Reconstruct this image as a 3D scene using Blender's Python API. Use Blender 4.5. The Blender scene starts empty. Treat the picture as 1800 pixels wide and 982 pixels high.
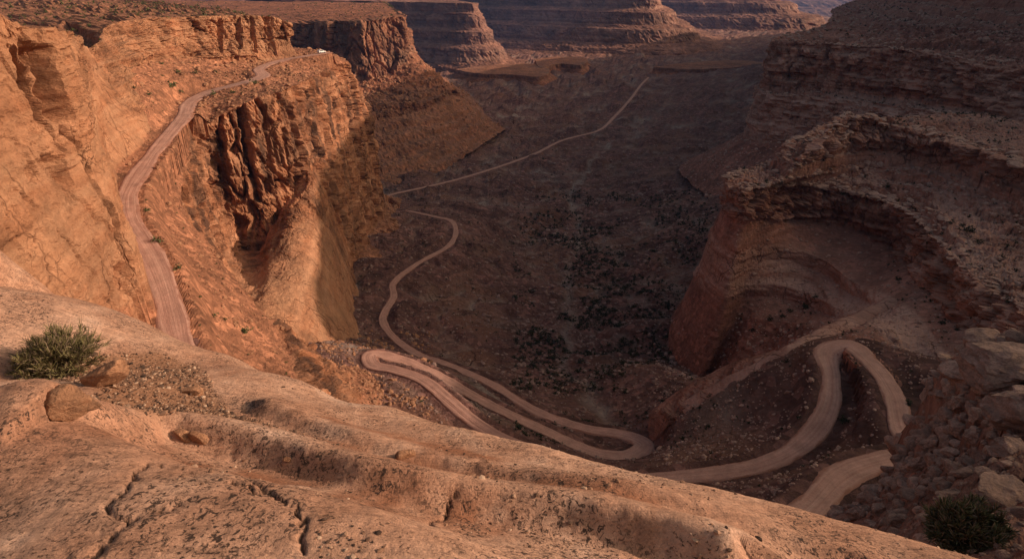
import bpy, math, random, time
import numpy as np
from mathutils import Vector
T0 = time.time()
random.seed(7)
RNG = np.random.default_rng(11)
SC = bpy.context.scene
COL = SC.collection
f4 = np.float32

# ------------------------------------------------------------------ camera
PITCH = math.radians(26.0)
FPX = 1072.0                       # focal length in pixels of an 1800 px wide picture
cam_d = bpy.data.cameras.new('camera')
cam_d.sensor_width = 36.0
cam_d.lens = FPX / 1800.0 * 36.0
cam_d.clip_start = 0.1
cam_d.clip_end = 60000.0
cam = bpy.data.objects.new('camera', cam_d)
COL.objects.link(cam)
cam.location = (0, 0, 0)
cam.rotation_euler = (math.pi / 2 - PITCH, 0, 0)
SC.camera = cam

# ------------------------------------------------------------------ sky and sun
SUN_EL, SUN_AZ = math.radians(21.0), math.radians(4.0)     # azimuth from +X towards +Y
world = bpy.data.worlds.new('World')
SC.world = world
world.use_nodes = True
wn = world.node_tree
bgn = wn.nodes['Background']
sky = wn.nodes.new('ShaderNodeTexSky')
sky.sky_type = 'NISHITA'
sky.sun_disc = False
sky.sun_elevation = SUN_EL
sky.sun_rotation = math.pi / 2 - SUN_AZ
sky.altitude = 0
sky.air_density = 1.4
sky.dust_density = 10.0
sky.ozone_density = 0.0
wn.links.new(sky.outputs[0], bgn.inputs[0])
bgn.inputs[1].default_value = 0.083
sun_d = bpy.data.lights.new('sun', 'SUN')
sun_d.energy = 3.75
sun_d.angle = math.radians(0.5)
sun_d.color = (1.0, 0.765, 0.59)
sun = bpy.data.objects.new('sun', sun_d)
COL.objects.link(sun)
sd = Vector((math.cos(SUN_EL) * math.cos(SUN_AZ), math.cos(SUN_EL) * math.sin(SUN_AZ), math.sin(SUN_EL)))
sun.rotation_euler = sd.to_track_quat('Z', 'Y').to_euler()
sun.location = (300, 0, 300)
SC.view_settings.view_transform = 'Standard'
SC.view_settings.look = 'None'
SC.view_settings.exposure = 0.25
SC.view_settings.gamma = 1.0
SC.view_settings.use_curve_mapping = False
SC.cycles.max_bounces = 6
SC.cycles.diffuse_bounces = 3
SC.cycles.volume_bounces = 0
SC.cycles.use_denoising = True
SC.cycles.use_adaptive_sampling = False
SC.cycles.use_light_tree = False
HAZE = 0.36e-4

# ------------------------------------------------------------------ helpers
CP, SP = math.cos(PITCH), math.sin(PITCH)

def ray(px, py):
    u = (px - 900.0) / FPX
    v = (491.0 - py) / FPX
    return u, CP + v * SP, -SP + v * CP

def I(px, py, t):
    """point at depth t (metres along the view axis) that the photograph shows at px, py"""
    a, b, c = ray(px, py)
    return (a * t, b * t, c * t)

def IZ(px, py, z):
    a, b, c = ray(px, py)
    return (a * z / c, b * z / c, z)

def CH(start, *steps):
    """a chain of points down a slope: start is (px, py, y); each step (px, py, dy) lies dy metres nearer than the one before"""
    px, py, y = start
    a, b, c = ray(px, py); t = y / b
    out = [(a * t, b * t, c * t)]
    for (px, py, dy) in steps:
        y -= dy
        a, b, c = ray(px, py); t = y / b
        out.append((a * t, b * t, c * t))
    return out

def project(P):
    x, y, z = P[..., 0], P[..., 1], P[..., 2]
    d = np.maximum(y * CP - z * SP, 0.5)
    v = (y * SP + z * CP) / d
    return 900 + FPX * x / d, 491 - FPX * v, d

def _hash(ix, iy, iz, seed):
    h = (ix.astype(np.uint32) * np.uint32(374761393) + iy.astype(np.uint32) * np.uint32(668265263)
         + iz.astype(np.uint32) * np.uint32(2246822519) + np.uint32((seed * 3266489917) & 0xffffffff))
    h ^= h >> np.uint32(13)
    h *= np.uint32(1274126177)
    h ^= h >> np.uint32(16)
    h *= np.uint32(2654435769)
    h ^= h >> np.uint32(15)
    return h

def _chunks(fn, P, *a):
    n = len(P)
    if n <= 65536:
        return fn(P, *a)
    outs = [fn(P[i:i + 65536], *a) for i in range(0, n, 65536)]
    if isinstance(outs[0], tuple):
        return tuple(np.concatenate(k) for k in zip(*outs))
    return np.concatenate(outs)

_GR = np.random.default_rng(3).normal(size=(1024, 3))
_GR = (_GR / np.linalg.norm(_GR, axis=1, keepdims=True) * 1.35).astype(f4)
_MX, _MY, _MZ = np.uint32(374761393), np.uint32(668265263), np.uint32(2246822519)

def _fin(h):
    h ^= h >> np.uint32(13)
    h *= np.uint32(1274126177)
    h ^= h >> np.uint32(16)
    h *= np.uint32(2654435769)
    h ^= h >> np.uint32(15)
    return h

def _axes(B, seed):
    U = B.astype(np.int32).view(np.uint32)
    x0 = U[:, 0] * _MX + np.uint32((seed * 3266489917) & 0xffffffff)
    y0 = U[:, 1] * _MY
    z0 = U[:, 2] * _MZ
    return (x0, x0 + _MX), (y0, y0 + _MY), (z0, z0 + _MZ)

def _gn(P, seed):
    B = np.floor(P)
    F = (P - B).astype(f4)
    X, Y, Z = _axes(B, seed)
    W = F * F * F * (F * (F * 6 - 15) + 10)
    fx, fy, fz = np.ascontiguousarray(F.T)
    wx, wy, wz = np.ascontiguousarray(W.T)
    c = []
    for dx in (0, 1):
        for dy in (0, 1):
            xy = X[dx] + Y[dy]
            for dz in (0, 1):
                g = _GR[_fin(xy + Z[dz]) >> np.uint32(22)]
                c.append(g[:, 0] * (fx - dx) + g[:, 1] * (fy - dy) + g[:, 2] * (fz - dz))
    c00 = c[0] + (c[1] - c[0]) * wz; c01 = c[2] + (c[3] - c[2]) * wz
    c10 = c[4] + (c[5] - c[4]) * wz; c11 = c[6] + (c[7] - c[6]) * wz
    c0 = c00 + (c01 - c00) * wy; c1 = c10 + (c11 - c10) * wy
    return c0 + (c1 - c0) * wx

def gnoise(P, seed=0):
    return _chunks(_gn, P, seed)

def fbm(P, scale, octaves=4, seed=0, gain=0.5, aniso=(1, 1, 1)):
    Q = P * (np.array(aniso, float) / scale)
    o = np.zeros(len(P), f4)
    a = 1.0
    for k in range(octaves):
        o += a * gnoise(Q, seed + k * 17)
        Q = Q * 2.03 + 11.7
        a *= gain
    return o

def _wo(P, seed):
    B = np.floor(P - 0.5)
    F = (P - B).astype(f4)
    X, Y, Z = _axes(B, seed)
    fx, fy, fz = np.ascontiguousarray(F.T)
    F1 = np.full(len(P), 9., f4)
    F2 = np.full(len(P), 9., f4)
    ID = np.zeros(len(P), f4)
    k = f4(.8 / 1023.)
    for dx in (0, 1):
        for dy in (0, 1):
            xy = X[dx] + Y[dy]
            for dz in (0, 1):
                h = _fin(xy + Z[dz])
                ax = (h & np.uint32(1023)).astype(f4) * k + f4(.1 + dx) - fx
                ay = ((h >> np.uint32(10)) & np.uint32(1023)).astype(f4) * k + f4(.1 + dy) - fy
                az = ((h >> np.uint32(20)) & np.uint32(1023)).astype(f4) * k + f4(.1 + dz) - fz
                d = np.sqrt(ax * ax + ay * ay + az * az)
                near = d < F1
                F2 = np.where(near, F1, np.minimum(F2, d))
                ID[near] = ((h[near] * np.uint32(2654435761)) >> np.uint32(8)).astype(f4) / f4(1 << 24)
                F1 = np.where(near, d, F1)
    return F1, F2, ID

def worley(P, scale, seed=0):
    return _chunks(_wo, P / np.array(scale, float), seed)

def sstep(a, b, x):
    t = np.clip((x - a) / (b - a), 0, 1)
    return t * t * (3 - 2 * t)

def rnd1(i, seed):
    z = np.zeros_like(i)
    return (_hash(i, z, z, seed) >> np.uint32(8)).astype(f4) / f4(1 << 24)

def tag(o, label=None, cat=None, group=None, kind=None):
    if label: o['label'] = label
    if cat: o['category'] = cat
    if group: o['group'] = group
    if kind: o['kind'] = kind
    return o

def mesh_np(name, V, F, mat=None, smooth=False, attrs=None, uv=None, nside=4):
    me = bpy.data.meshes.new(name)
    V = np.asarray(V, f4).reshape(-1, 3)
    F = np.asarray(F, np.int32).reshape(-1, nside)
    me.vertices.add(len(V)); me.vertices.foreach_set('co', V.ravel())
    me.loops.add(F.size); me.loops.foreach_set('vertex_index', F.ravel())
    me.polygons.add(len(F))
    me.polygons.foreach_set('loop_start', np.arange(0, F.size, nside, dtype=np.int32))
    me.polygons.foreach_set('loop_total', np.full(len(F), nside, np.int32))
    me.polygons.foreach_set('use_smooth', np.full(len(F), smooth, bool))
    for k, (dt, arr) in (attrs or {}).items():
        at = me.attributes.new(k, dt, 'POINT')
        at.data.foreach_set('color' if dt == 'FLOAT_COLOR' else 'value', np.asarray(arr, f4).ravel())
    me.update(calc_edges=True)
    if mat is not None: me.materials.append(mat)
    return me

def link(name, me, parent=None):
    o = bpy.data.objects.new(name, me)
    COL.objects.link(o)
    if parent is not None: o.parent = parent
    return o

def grid_faces(nu, nv, flip=False):
    i = np.arange(nu - 1)[:, None] * nv + np.arange(nv - 1)[None, :]
    f = np.stack([i, i + 1, i + nv + 1, i + nv], -1).reshape(-1, 4)
    return f[:, ::-1] if flip else f

# ------------------------------------------------------------------ materials
def N(nt, kind, **kw):
    n = nt.nodes.new(kind)
    for k, v in kw.items():
        if k in ('x', 'y'): continue
        setattr(n, k, v)
    return n

def ramp(nt, src, stops, interp='LINEAR'):
    r = N(nt, 'ShaderNodeValToRGB')
    r.color_ramp.interpolation = interp
    e = r.color_ramp.elements
    while len(e) < len(stops): e.new(0.5)
    for k, (p, c) in enumerate(stops):
        e[k].position = p
        e[k].color = (c, c, c, 1) if isinstance(c, (int, float)) else (*c, 1)
    nt.links.new(src, r.inputs[0])
    return r.outputs[0]

def noise(nt, scale, detail=6, rough=.6, mp=None, vec=None, dist=0.0):
    n = N(nt, 'ShaderNodeTexNoise')
    n.inputs['Scale'].default_value = scale
    n.inputs['Detail'].default_value = detail
    n.inputs['Roughness'].default_value = rough
    n.inputs['Distortion'].default_value = dist
    if mp is not None:
        m = N(nt, 'ShaderNodeMapping')
        m.inputs['Scale'].default_value = mp
        nt.links.new(vec, m.inputs[0]); vec = m.outputs[0]
    nt.links.new(vec, n.inputs['Vector'])
    return n.outputs['Fac']

def voro(nt, scale, vec, feature='F1', out='Distance', mp=None):
    n = N(nt, 'ShaderNodeTexVoronoi', feature=feature)
    n.inputs['Scale'].default_value = scale
    if mp is not None:
        m = N(nt, 'ShaderNodeMapping'); m.inputs['Scale'].default_value = mp
        nt.links.new(vec, m.inputs[0]); vec = m.outputs[0]
    nt.links.new(vec, n.inputs['Vector'])
    return n.outputs[out]

def mix(nt, fac, a, b, mode='MIX'):
    m = N(nt, 'ShaderNodeMix', data_type='RGBA', blend_type=mode)
    for s, v in ((m.inputs[0], fac), (m.inputs[6], a), (m.inputs[7], b)):
        if isinstance(v, (int, float)): s.default_value = v
        elif isinstance(v, tuple): s.default_value = (*v, 1)
        else: nt.links.new(v, s)
    return m.outputs[2]

def mth(nt, op, a, b=0.0):
    m = N(nt, 'ShaderNodeMath', operation=op)
    for s, v in ((m.inputs[0], a), (m.inputs[1], b)):
        if isinstance(v, (int, float)): s.default_value = v
        else: nt.links.new(v, s)
    return m.outputs[0]

def new_mat(name, rough=.9):
    m = bpy.data.materials.new(name)
    m.use_nodes = True
    b = m.node_tree.nodes['Principled BSDF']
    b.inputs['Roughness'].default_value = rough
    b.inputs['Specular IOR Level'].default_value = .15
    return m, m.node_tree, b

def simple_mat(name, c, rough=.9, var=.25, scale=3., bump=0.0, metallic=0.0):
    m, nt, b = new_mat(name, rough)
    geo = N(nt, 'ShaderNodeNewGeometry')
    n = noise(nt, scale, 6, .65, None, geo.outputs['Position'])
    lo = tuple(k * (1 - var) for k in c); hi = tuple(min(1, k * (1 + var)) for k in c)
    nt.links.new(ramp(nt, n, [(.3, lo), (.7, hi)]), b.inputs['Base Color'])
    b.inputs['Metallic'].default_value = metallic
    if bump:
        bp = N(nt, 'ShaderNodeBump'); bp.inputs['Strength'].default_value = bump; bp.inputs['Distance'].default_value = .05
        nt.links.new(n, bp.inputs['Height']); nt.links.new(bp.outputs[0], b.inputs['Normal'])
    return m

def rock_mat(name, c_lo, c_mid, c_hi, soil=(.27, .12, .07), strata=.35, dist=1.0, varnish=(.05, .032, .026),
             pale=(.50, .34, .25), bump=.6, soil_grain=1.0, joints=.8):
    """sandstone: colour bands along the height, mottling, varnish streaks, loose soil by attribute (R soil, G varnish, B pale)"""
    m, nt, b = new_mat(name)
    geo = N(nt, 'ShaderNodeNewGeometry'); pos = geo.outputs['Position']
    at = N(nt, 'ShaderNodeAttribute', attribute_name='tint')
    sep = N(nt, 'ShaderNodeSeparateColor'); nt.links.new(at.outputs['Color'], sep.inputs[0])
    band = noise(nt, 1.0, 5, .65, (.012 / dist, .012 / dist, strata / dist), pos, .3)
    mott = noise(nt, .10 / dist, 9, .68, None, pos)
    fine = noise(nt, .9 / dist, 8, .7, None, pos)
    base = ramp(nt, band, [(.30, c_lo), (.48, c_mid), (.66, c_hi)])
    mo = ramp(nt, mott, [(.30, .42), (.50, 1.0), (.72, 1.38)])
    base = mix(nt, 1.0, base, mo, 'MULTIPLY')
    # varnish
    vs = noise(nt, 1.0, 6, .62, (.11 / dist, .11 / dist, .012 / dist), pos, .6)
    vm = mth(nt, 'MULTIPLY', ramp(nt, vs, [(.44, 0.), (.60, 1.)]), sep.outputs[1])
    base = mix(nt, vm, base, varnish)
    # pale bleached beds
    pn = noise(nt, 1.0, 6, .6, (.03 / dist, .03 / dist, .25 / dist), pos)
    pm = mth(nt, 'MULTIPLY', ramp(nt, pn, [(.35, .15), (.6, 1.)]), sep.outputs[2])
    base = mix(nt, pm, base, pale)
    # soil and scree
    sn = noise(nt, .05 / dist, 9, .72, None, pos)
    sl = ramp(nt, sn, [(.28, tuple(k * .42 for k in soil)), (.5, soil), (.72, tuple(k * 1.6 for k in soil))])
    vc = voro(nt, .55 / dist * soil_grain, pos, 'F1', 'Color')
    vsep = N(nt, 'ShaderNodeSeparateColor'); nt.links.new(vc, vsep.inputs[0])
    st = ramp(nt, vsep.outputs[0], [(0., .55), (.7, 1.0), (1., 1.7)])
    sl = mix(nt, .8, sl, st, 'MULTIPLY')
    base = mix(nt, sep.outputs[0], base, sl)
    fi = ramp(nt, fine, [(.3, .72), (.55, 1.0), (.75, 1.25)])
    base = mix(nt, .8, base, fi, 'MULTIPLY')
    # open joints: thin dirt-filled cracks between blocks, two sizes
    wn_ = N(nt, 'ShaderNodeTexNoise'); wn_.inputs['Scale'].default_value = .16 / dist; wn_.inputs['Detail'].default_value = 4
    nt.links.new(pos, wn_.inputs['Vector'])
    wv = N(nt, 'ShaderNodeVectorMath', operation='MULTIPLY_ADD'); nt.links.new(wn_.outputs['Color'], wv.inputs[0]); wv.inputs[1].default_value = (5 * dist,) * 3; nt.links.new(pos, wv.inputs[2])
    j1 = voro(nt, 1.0, wv.outputs[0], 'DISTANCE_TO_EDGE', 'Distance', (.13 / dist, .13 / dist, .075 / dist))
    j2 = voro(nt, 1.0, wv.outputs[0], 'DISTANCE_TO_EDGE', 'Distance', (.42 / dist, .42 / dist, .30 / dist))
    jm = mth(nt, 'MAXIMUM', ramp(nt, j1, [(.0, 1.), (.035, 0.)]), mth(nt, 'MULTIPLY', ramp(nt, j2, [(.0, 1.), (.07, 0.)]), ramp(nt, mott, [(.42, 0.), (.6, .9)])))
    jk = ramp(nt, noise(nt, .07 / dist, 4, .6, None, pos), [(.44, .08), (.58, 1.)])
    jm = mth(nt, 'MULTIPLY', mth(nt, 'MULTIPLY', jm, jk), mth(nt, 'MULTIPLY', mth(nt, 'SUBTRACT', 1., sep.outputs[0]), joints))
    base = mix(nt, jm, base, tuple(k * .28 for k in c_lo))
    nt.links.new(base, b.inputs['Base Color'])
    # relief
    h1 = noise(nt, .35 / dist, 10, .68, (1, 1, 2.2), pos)
    vd = voro(nt, .7 / dist * soil_grain, pos)
    h1 = mth(nt, 'SUBTRACT', h1, mth(nt, 'MULTIPLY', jm, .35))
    hh = mix(nt, sep.outputs[0], h1, mth(nt, 'ADD', h1, mth(nt, 'MULTIPLY', vd, -.35)))
    bp = N(nt, 'ShaderNodeBump'); bp.inputs['Strength'].default_value = bump; bp.inputs['Distance'].default_value = 2.0 * dist
    nt.links.new(hh, bp.inputs['Height']); nt.links.new(bp.outputs[0], b.inputs['Normal'])
    return m

M = {}
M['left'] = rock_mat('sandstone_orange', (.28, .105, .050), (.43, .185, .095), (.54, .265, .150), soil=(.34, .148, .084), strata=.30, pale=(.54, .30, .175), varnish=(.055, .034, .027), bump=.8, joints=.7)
M['mesa'] = rock_mat('sandstone_red', (.22, .085, .05), (.33, .14, .08), (.42, .21, .13), soil=(.30, .115, .06), strata=.16, dist=2.0)
M['right'] = rock_mat('sandstone_brown', (.20, .075, .048), (.39, .162, .106), (.58, .325, .245), soil=(.29, .118, .082), strata=.30, pale=(.60, .365, .285), bump=.8)
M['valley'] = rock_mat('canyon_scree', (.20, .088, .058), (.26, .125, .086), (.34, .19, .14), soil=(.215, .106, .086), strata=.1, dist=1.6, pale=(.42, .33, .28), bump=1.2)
M['far'] = rock_mat('far_strata', (.13, .055, .042), (.27, .13, .095), (.44, .25, .185), soil=(.27, .125, .085), strata=.42, dist=6.0, bump=.7)

# ------------------------------------------------------------------ relief styles: P points, n normals -> displaced points
def hor(n):
    h = n.copy(); h[:, 2] *= .15
    return h / np.maximum(np.linalg.norm(h, axis=1, keepdims=True), 1e-6)

def d_joint(P, n, k=1.0, s=1.0, seed=1):
    """vertical joints and fallen blocks"""
    w = np.stack([fbm(P, 14 * s, 2, seed + 5), fbm(P, 14 * s, 2, seed + 6), fbm(P, 14 * s, 2, seed + 7)], 1) * 3.0 * s
    Q = P + w
    a1, b1, i1 = worley(Q, (13 * s, 13 * s, 46 * s), seed)
    a2, b2, i2 = worley(Q, (4.6 * s, 4.6 * s, 13 * s), seed + 1)
    a3, b3, i3 = worley(Q, (1.9 * s, 1.9 * s, 3.6 * s), seed + 2)
    d = 4.2 * (i1 - .5) - 2.6 * (1 - sstep(0, .10, b1 - a1))
    d += 2.0 * (i2 - .5) - 1.1 * (1 - sstep(0, .14, b2 - a2))
    d += .75 * (i3 - .5) - .35 * (1 - sstep(0, .16, b3 - a3))
    return hor(n) * (d * k * s)[:, None]

def d_strata(P, n, k=1.0, s=1.0, seed=2, lay=5.0):
    """horizontal beds: hard ledges stand out, soft ones recede, each bed broken into blocks"""
    zz = P[:, 2] + 2.6 * s * fbm(P, 48 * s, 3, seed + 3)
    brk = .35 + 1.3 * sstep(-.25, .35, fbm(P, 17 * s, 2, seed + 8))
    out = np.zeros(len(P), f4)
    for (th, am, bw, q) in ((lay * s, 2.6, 9 * s, 0), (lay * .36 * s, 1.1, 4 * s, 1), (lay * .14 * s, .45, 1.7 * s, 2)):
        g = zz / th + .35 * fbm(P, th * 9, 1, seed + 31 + q)
        li = np.floor(g).astype(np.int64)
        fr = (g - li).astype(f4)
        hard = rnd1(li, seed + 40 + q)
        prof = am * (hard - .5) * 1.6 + am * .25 * np.sqrt(np.clip(1 - (2 * fr - 1) ** 2, 0, 1))
        Q = P.copy(); Q[:, 2] = li * 7.3 * bw
        a, b, i = worley(Q, (bw, bw, bw), seed + 50 + q)
        prof = prof * brk + am * 1.25 * (i - .5) - am * .5 * (1 - sstep(0, .12, b - a)) * hard
        out += prof.astype(f4)
    return hor(n) * (out * k * s)[:, None]

def d_scree(P, n, k=1.0, s=1.0, seed=3):
    d = 1.5 * fbm(P, 26 * s, 4, seed, .55)
    a, b, i = worley(P, (3.1 * s,) * 3, seed + 7)
    st = np.clip(.55 - a, 0, 1) * np.where(i > .62, (i - .4) * 3.4, 0.25)
    a, b, i = worley(P, (1.25 * s,) * 3, seed + 8)
    st += .45 * np.clip(.55 - a, 0, 1) * np.where(i > .5, 1.6, .2)
    o = np.zeros_like(P); o[:, 2] = (d + st) * k * s
    return o

def d_slick(P, n, k=1.0, s=1.0, seed=4):
    """smooth dune-bedded sandstone with thin tilted laminae and weathered pits"""
    d = 2.2 * fbm(P, 22 * s, 3, seed, .45)
    lam = P[:, 2] * .8 + P[:, 0] * .35 - P[:, 1] * .12 + 2.5 * fbm(P, 18 * s, 2, seed + 2)
    g = lam / (2.1 * s); li = np.floor(g).astype(np.int64)
    d += .38 * (rnd1(li, seed + 9) - .5) + .25 * (g - li)
    a, b, i = worley(P, (3.4 * s, 3.4 * s, 2.4 * s), seed + 3)
    rough = sstep(-.05, .35, fbm(P, 30 * s, 2, seed + 11))
    d -= np.where(i > .72, np.clip(.45 - a, 0, 1) * 2.6, 0) * (.25 + .75 * rough)
    a, b, i = worley(P, (1.3 * s, 1.3 * s, .9 * s), seed + 13)
    d -= np.where(i > .45, np.clip(.5 - a, 0, 1) * 1.1, 0) * rough
    a, b, i = worley(P + 2 * fbm(P, 9 * s, 2, seed + 15)[:, None], (11 * s, 11 * s, 26 * s), seed + 14)
    d -= .9 * (1 - sstep(0, .05, b - a)) - .8 * (i - .5)
    d += .34 * fbm(P, 2.4 * s, 4, seed + 5, .6)
    return n * (d * k * s)[:, None]

def d_terrace(P, n, k=1.0, s=1.0, seed=6):
    """thin-bedded slopes: level treads and upright risers whose edges are broken into blocks"""
    P3 = P.copy(); P3[:, 2] = 0
    a, b, i = worley(P3 + np.stack([fbm(P3, 7 * s, 2, seed + 4), fbm(P3, 7 * s, 2, seed + 5), P3[:, 2]], 1) * 1.5 * s, (4.2 * s,) * 3, seed)
    a2, b2, i2 = worley(P3, (1.5 * s,) * 3, seed + 1)
    q = P[:, 2] + 1.3 * s * fbm(P3, 34 * s, 3, seed + 2) + 1.5 * s * (i - .5) + .5 * s * (i2 - .5)
    z = q.copy()
    for th, w in ((4.6 * s, .88), (1.5 * s, .6)):
        g = z / th + (.37 if w < .7 else 0); li = np.floor(g); fr = g - li
        hard = rnd1(li.astype(np.int64), seed + 60)
        z = z + w * (.5 + .5 * hard) * th * (sstep(.70, .93, fr) - fr)
    out = z - q
    out -= .35 * s * (1 - sstep(0, .12, b - a))
    o = np.zeros_like(P); o[:, 2] = out * k
    return o

def d_flute(P, n, k=1.0, s=1.0, seed=7):
    """a smooth face fluted by water running straight down"""
    d = 1.0 * fbm(P, 7 * s, 3, seed, .5, (1, 1, .16)) + .8 * fbm(P, 16 * s, 2, seed + 2, .5) + .12 * fbm(P, 1.6 * s, 3, seed + 4)
    a, b, i = worley(P, (2.6 * s,) * 3, seed + 3)
    d -= np.where(i > .86, np.clip(.4 - a, 0, 1) * 1.6, 0)
    return n * (d * k * s)[:, None]

STY = {'flute': d_flute, 'terrace': d_terrace, 'joint': d_joint, 'strata': d_strata, 'scree': d_scree, 'slick': d_slick}

# ------------------------------------------------------------------ the road (one long dirt track), stamped into a plan lookup so that the ground is levelled under it
ROAD_PTS = [IZ(578, 92, -36.6), IZ(545, 97, -37), IZ(500, 105, -38.5), IZ(455, 122, -40), IZ(462, 133, -41.5), IZ(420, 147, -43), IZ(370, 160, -45), IZ(338, 176, -46.6),
            IZ(322, 205, -48.5), IZ(280, 255, -51.5), IZ(245, 302, -53.3), IZ(222, 345, -54.6), IZ(225, 385, -56), IZ(258, 440, -57.5), IZ(285, 500, -59.5), IZ(306, 575, -62),
            (-54, 84, -65), (-25, 62, -69), (10, 54, -72), (32, 60, -74), IZ(1425, 890, -76), IZ(1490, 830, -77.5), IZ(1590, 803, -79), (82, 88, -80.5), IZ(1605, 775, -81.5),
            IZ(1570, 690, -83), IZ(1530, 635, -84.5), IZ(1490, 606, -85.5), IZ(1458, 615, -86.8), IZ(1462, 660, -88.2), IZ(1455, 720, -90), IZ(1415, 775, -92.5), IZ(1340, 815, -95), IZ(1200, 836, -98),
            (22, 103, -100), (5, 114, -102), IZ(840, 745, -104.5), IZ(785, 700, -106), IZ(740, 665, -107.5), IZ(690, 648, -109), IZ(655, 640, -110), IZ(652, 622, -111), IZ(695, 628, -112.2),
            IZ(760, 655, -114), IZ(860, 710, -117), IZ(960, 757, -119), IZ(1050, 795, -121), IZ(1105, 800, -122), IZ(1133, 780, -122.8), IZ(1105, 765, -123.5), IZ(1030, 752, -125), IZ(950, 725, -127.5),
            IZ(860, 672, -130.5), IZ(790, 642, -133), IZ(735, 622, -135), IZ(690, 590, -138), IZ(672, 560, -140), IZ(692, 520, -143), IZ(690, 500, -144), IZ(730, 465, -147.5), IZ(790, 430, -151.5), IZ(801, 402, -154),
            IZ(790, 386, -155.5), IZ(768, 381, -157), (-85, 462, -164), (-118, 500, -174), (-128, 548, -184), IZ(690, 341, -187), IZ(740, 330, -190), IZ(800, 316, -194), IZ(870, 295, -199), IZ(940, 270, -204), IZ(990, 246, -208),
            IZ(1050, 230, -212), IZ(1080, 205, -215), IZ(1110, 172, -219), IZ(1128, 148, -222), IZ(1140, 136, -224)]

def catmull(P, per=None, step=1.2, mult=1.0):
    P = np.array(P, float); out = []
    n = len(P)
    for i in range(n - 1):
        p0, p1, p2, p3 = P[max(i - 1, 0)], P[i], P[i + 1], P[min(i + 2, n - 1)]
        L = np.linalg.norm(p2 - p1)
        d = np.linalg.norm((p1 + p2) / 2)
        m = max(3, int(L / (step * max(1, d / 200.0))))
        # centripetal-like tangents
        l0, l2 = max(np.linalg.norm(p1 - p0), 1e-3), max(np.linalg.norm(p3 - p2), 1e-3)
        t1 = ((p2 - p1) / L + (p1 - p0) / l0) * .5 * L if i > 0 else (p2 - p1)
        t2 = ((p2 - p1) / L + (p3 - p2) / l2) * .5 * L if i < n - 2 else (p2 - p1)
        s = np.arange(m)[:, None] / m
        out.append((2 * s**3 - 3 * s**2 + 1) * p1 + (s**3 - 2 * s**2 + s) * t1 + (-2 * s**3 + 3 * s**2) * p2 + (s**3 - s**2) * t2)
    out.append(P[-1:])
    return np.concatenate(out)

ROAD = catmull(ROAD_PTS)
HALF_W = 2.7
def half_width(z, x, y):
    """the graded upper shelf is wide, the switchbacks narrower, the valley track a single lane"""
    return np.interp(z, [-225, -186, -160, -130, -100, -70, -58], [3.6, 2.4, 2.0, 2.05, 2.3, 2.8, 3.3])
GX0, GX1, GY0, GY1, GS = -190., 380., 30., 1700., 1.0
gnx, gny = int((GX1 - GX0) / GS) + 1, int((GY1 - GY0) / GS) + 1
RD = np.full((gnx, gny), 99., f4); RZ = np.zeros((gnx, gny), f4)
_rs = catmull(ROAD_PTS, step=.6)
for (x, y, z) in _rs:
    i0, j0 = int((x - GX0) / GS) - 14, int((y - GY0) / GS) - 14
    a0, a1, b0, b1 = max(i0, 0), min(i0 + 29, gnx), max(j0, 0), min(j0 + 29, gny)
    if a1 <= a0 or b1 <= b0: continue
    gx = GX0 + np.arange(a0, a1) * GS - x; gy = GY0 + np.arange(b0, b1) * GS - y
    d = np.sqrt(gx[:, None] ** 2 + gy[None, :] ** 2)
    w = RD[a0:a1, b0:b1]; q = RZ[a0:a1, b0:b1]
    m = d < w
    w[m] = d[m]; q[m] = z

def road_at(P):
    fx = np.clip((P[:, 0] - GX0) / GS, 0, gnx - 1.001); fy = np.clip((P[:, 1] - GY0) / GS, 0, gny - 1.001)
    i, j = fx.astype(int), fy.astype(int); u, v = fx - i, fy - j
    d = (RD[i, j] * (1 - u) * (1 - v) + RD[i + 1, j] * u * (1 - v) + RD[i, j + 1] * (1 - u) * v + RD[i + 1, j + 1] * u * v)
    ii, jj = np.round(fx).astype(int), np.round(fy).astype(int)
    return d, RZ[ii, jj]

def level_road(P, reach=7.5, tol=9.0, lower=.24):
    d, z = road_at(P)
    hw = half_width(z, P[:, 0], P[:, 1])
    w = 1 - sstep(hw + .9, hw + reach * .75, d)
    w *= (np.abs(P[:, 2] - z) < tol)
    P[:, 2] = P[:, 2] * (1 - w) + (z - lower) * w
    return P, d

# ------------------------------------------------------------------ lofted rock walls
def basis(n, segs, smooth):
    rows = []
    for i, m in enumerate(segs):
        for k in range(m + (1 if i == len(segs) - 1 else 0)):
            s = k / m
            r = np.zeros(n)
            if smooth:
                a, b, c, d = max(i - 1, 0), i, i + 1, min(i + 2, n - 1)
                r[a] += -.5 * s + s * s - .5 * s**3
                r[b] += 1 - 2.5 * s * s + 1.5 * s**3
                r[c] += .5 * s + 2 * s * s - 1.5 * s**3
                r[d] += -.5 * s * s + .5 * s**3
            else:
                r[i] += 1 - s; r[i + 1] += s
            rows.append(r)
    return np.array(rows)

LOFTS = {}
def polyline_dist(X, pts):
    d = np.full(len(X), 1e9)
    if len(pts) == 1: return np.linalg.norm(X - pts[0], axis=1)
    for a, b in zip(pts[:-1], pts[1:]):
        ab = b - a
        s = np.clip(((X - a) @ ab) / max(ab @ ab, 1e-9), 0, 1)
        d = np.minimum(d, np.linalg.norm(X - a - s[:, None] * ab, axis=1))
    return d

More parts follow.
